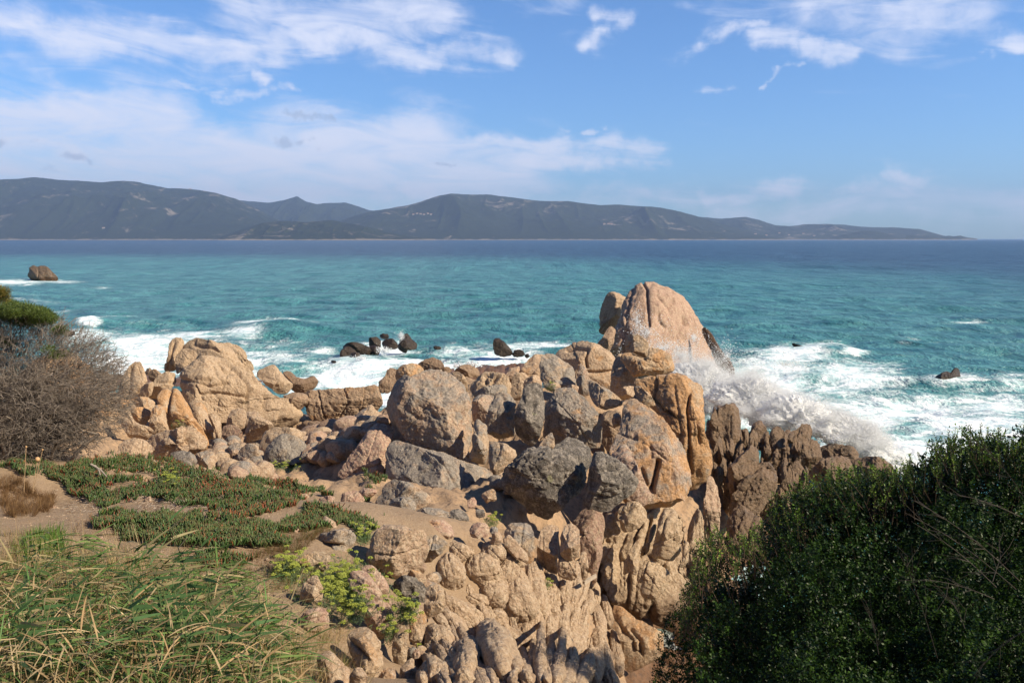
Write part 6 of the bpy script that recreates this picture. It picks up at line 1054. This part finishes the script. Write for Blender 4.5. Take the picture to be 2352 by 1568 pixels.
# ------------------------------------------------------------------ breaking wave and spray
def drops(P, s): 
    V_ = np.array([(1, 1, 1), (1, -1, -1), (-1, 1, -1), (-1, -1, 1)]) / 1.7; F_ = np.array([(0, 1, 2), (0, 3, 1), (0, 2, 3), (1, 3, 2)]); m = len(P)
    q = unit(RNG.normal(0, 1, (m, 3))); a2 = unit(np.cross(q, RNG.normal(0, 1, (m, 3)))); a3 = np.cross(q, a2); R = np.stack([q, a2, a3], 1)
    V = P[:, None] + np.einsum('vk,mkj->mvj', V_, R) * s[:, None, None]; return V.reshape(-1, 3), (F_[None] + (np.arange(m) * 4)[:, None, None]).reshape(-1, 3)
def spray(T, blobs, smin, smax):
    Ps, Ss = [], []
    for (x, y, rx, ry, d, rd, n) in blobs:
        a = RNG.uniform(0, 6.283, n); r = np.abs(RNG.normal(0, .55, n)); px_ = x + rx * r * np.cos(a); py_ = y + ry * r * np.sin(a)
        # clustered jets
        jit = fbm(np.stack([px_ * .012, py_ * .012, 0 * px_], 1), 3, 44); k = jit > RNG.uniform(-.7, .35, n); px_, py_ = px_[k], py_[k]
        X_, Y_ = tp(T, px_, py_); P = W(X_, Y_, d + RNG.normal(0, rd, len(X_))); Ps.append(P[P[:, 2] > 0]); Ss.append(smin + ((smax if n < 13000 else smax * .5) - smin) * RNG.random(len(Ps[-1])) ** 6)
    return np.concatenate(Ps), np.concatenate(Ss)
P, s = spray('Z3', [(560, 470, 120, 100, 34, .8, 5000), (495, 400, 50, 110, 34.5, .6, 1500), (650, 560, 150, 90, 34, .9, 12000), (760, 600, 150, 90, 33.5, 1, 18000), (820, 500, 110, 90, 35, .8, 2200), (900, 650, 130, 90, 33, 1, 22000), (1010, 600, 110, 110, 34, 1, 2500), (400, 600, 50, 100, 34, .5, 500),
    (1150, 700, 200, 80, 33, 1.2, 20000), (1350, 650, 240, 60, 34, 1.2, 5000), (1000, 740, 140, 70, 31, 1, 40000), (850, 740, 90, 70, 31, .8, 30000), (1150, 790, 180, 70, 29.5, 1, 50000), (1350, 830, 170, 60, 28.5, 1, 30000), (1280, 880, 150, 60, 27, .8, 50000), (1480, 900, 150, 55, 27, .8, 36000), (1600, 960, 130, 50, 26.5, .7, 40000), (1720, 1040, 130, 50, 26, .7, 40000), (1850, 1110, 120, 50, 25.5, .6, 30000), (1000, 860, 100, 40, 28, .5, 30000), (1100, 920, 80, 40, 26.5, .4, 20000), (1250, 960, 90, 40, 25.8, .4, 16000), (1480, 1010, 90, 40, 25.4, .4, 16000), (1640, 1080, 90, 30, 25.2, .4, 12000)], .0045, .032)
V, Fq = drops(P, s); tag(mk('sea_spray', V, Fq, SPRAY, True), 'burst of white droplets thrown up between the sea stack and the dark ridge', 'sea spray', None, 'stuff')
Pn = []
for k, (T, pts, d) in enumerate([('Z3', [(700, 690), (730, 640), (800, 640), (880, 660), (960, 690), (1050, 740), (1080, 850), (1040, 920), (940, 930), (860, 900), (780, 860), (700, 780)], 31.5),
    ('Z3', [(900, 840), (960, 770), (1060, 750), (1180, 760), (1280, 800), (1350, 860), (1400, 930), (1350, 1010), (1260, 1010), (1150, 960), (1060, 910), (960, 900)], 28.0),
    ('Z3', [(1200, 930), (1260, 850), (1380, 830), (1480, 860), (1560, 910), (1650, 960), (1680, 1040), (1620, 1090), (1500, 1060), (1440, 1010), (1360, 1020), (1270, 1000)], 26.3),
    ('Z3', [(1480, 1010), (1560, 940), (1660, 940), (1760, 990), (1850, 1060), (1960, 1130), (2080, 1220), (2020, 1300), (1900, 1230), (1780, 1170), (1700, 1110), (1580, 1080)], 25.8)]):
    V_, F_ = rockmesh(T, pts, d, thick=.55, rough=1.5, lump=2.6, tilt=.5, facets=0, joints=0, seed=900 + k, maxres=7); n3 = (fbm(V_ * 2.1, 5, 5, .72) + .5 * fbm(V_ * 9, 3, 6, .7))[:, None]; V_ = V_ + unit(V_ - V_.mean(0)) * n3 * .42; Pn.append((V_, F_))
n = 0; VV, FF = [], []
for V_, F_ in Pn: VV.append(V_); FF.append(F_ + n); n += len(V_)
# the solid heart of the breaker and a thick coat of droplets around it
VV = np.concatenate(VV); FF = np.concatenate(FF); tag(mk('breaking_wave', VV, FF, SPRAY), 'white body of the wave collapsing over the dark ridge', 'wave', None, 'stuff')
k = RNG.integers(0, len(VV), 380000); P = VV[k] + RNG.normal(0, 1, (len(k), 3)) * (.05 + .22 * RNG.random((len(k), 1)) ** 2) + np.array([0, 0, .10]); V, Fq = drops(P, .0045 + .010 * RNG.random(len(k)) ** 3)
tag(mk('wave_froth', V, Fq, SPRAY, True), 'froth of droplets clinging round the collapsing wave', 'froth', None, 'stuff')
P, s = spray('Z2', [(410, 250, 30, 40, 57, .4, 700), (300, 345, 60, 25, 54, .4, 1500), (150, 400, 80, 25, 52, .4, 1200), (780, 450, 60, 25, 30.5, .3, 1200), (900, 440, 50, 20, 30.5, .3, 900)], .015, .06)
V, Fq = drops(P, s); tag(mk('sea_spray', V, Fq, SPRAY, True), 'light splash thrown up around the black reef', 'sea spray', None, 'stuff')
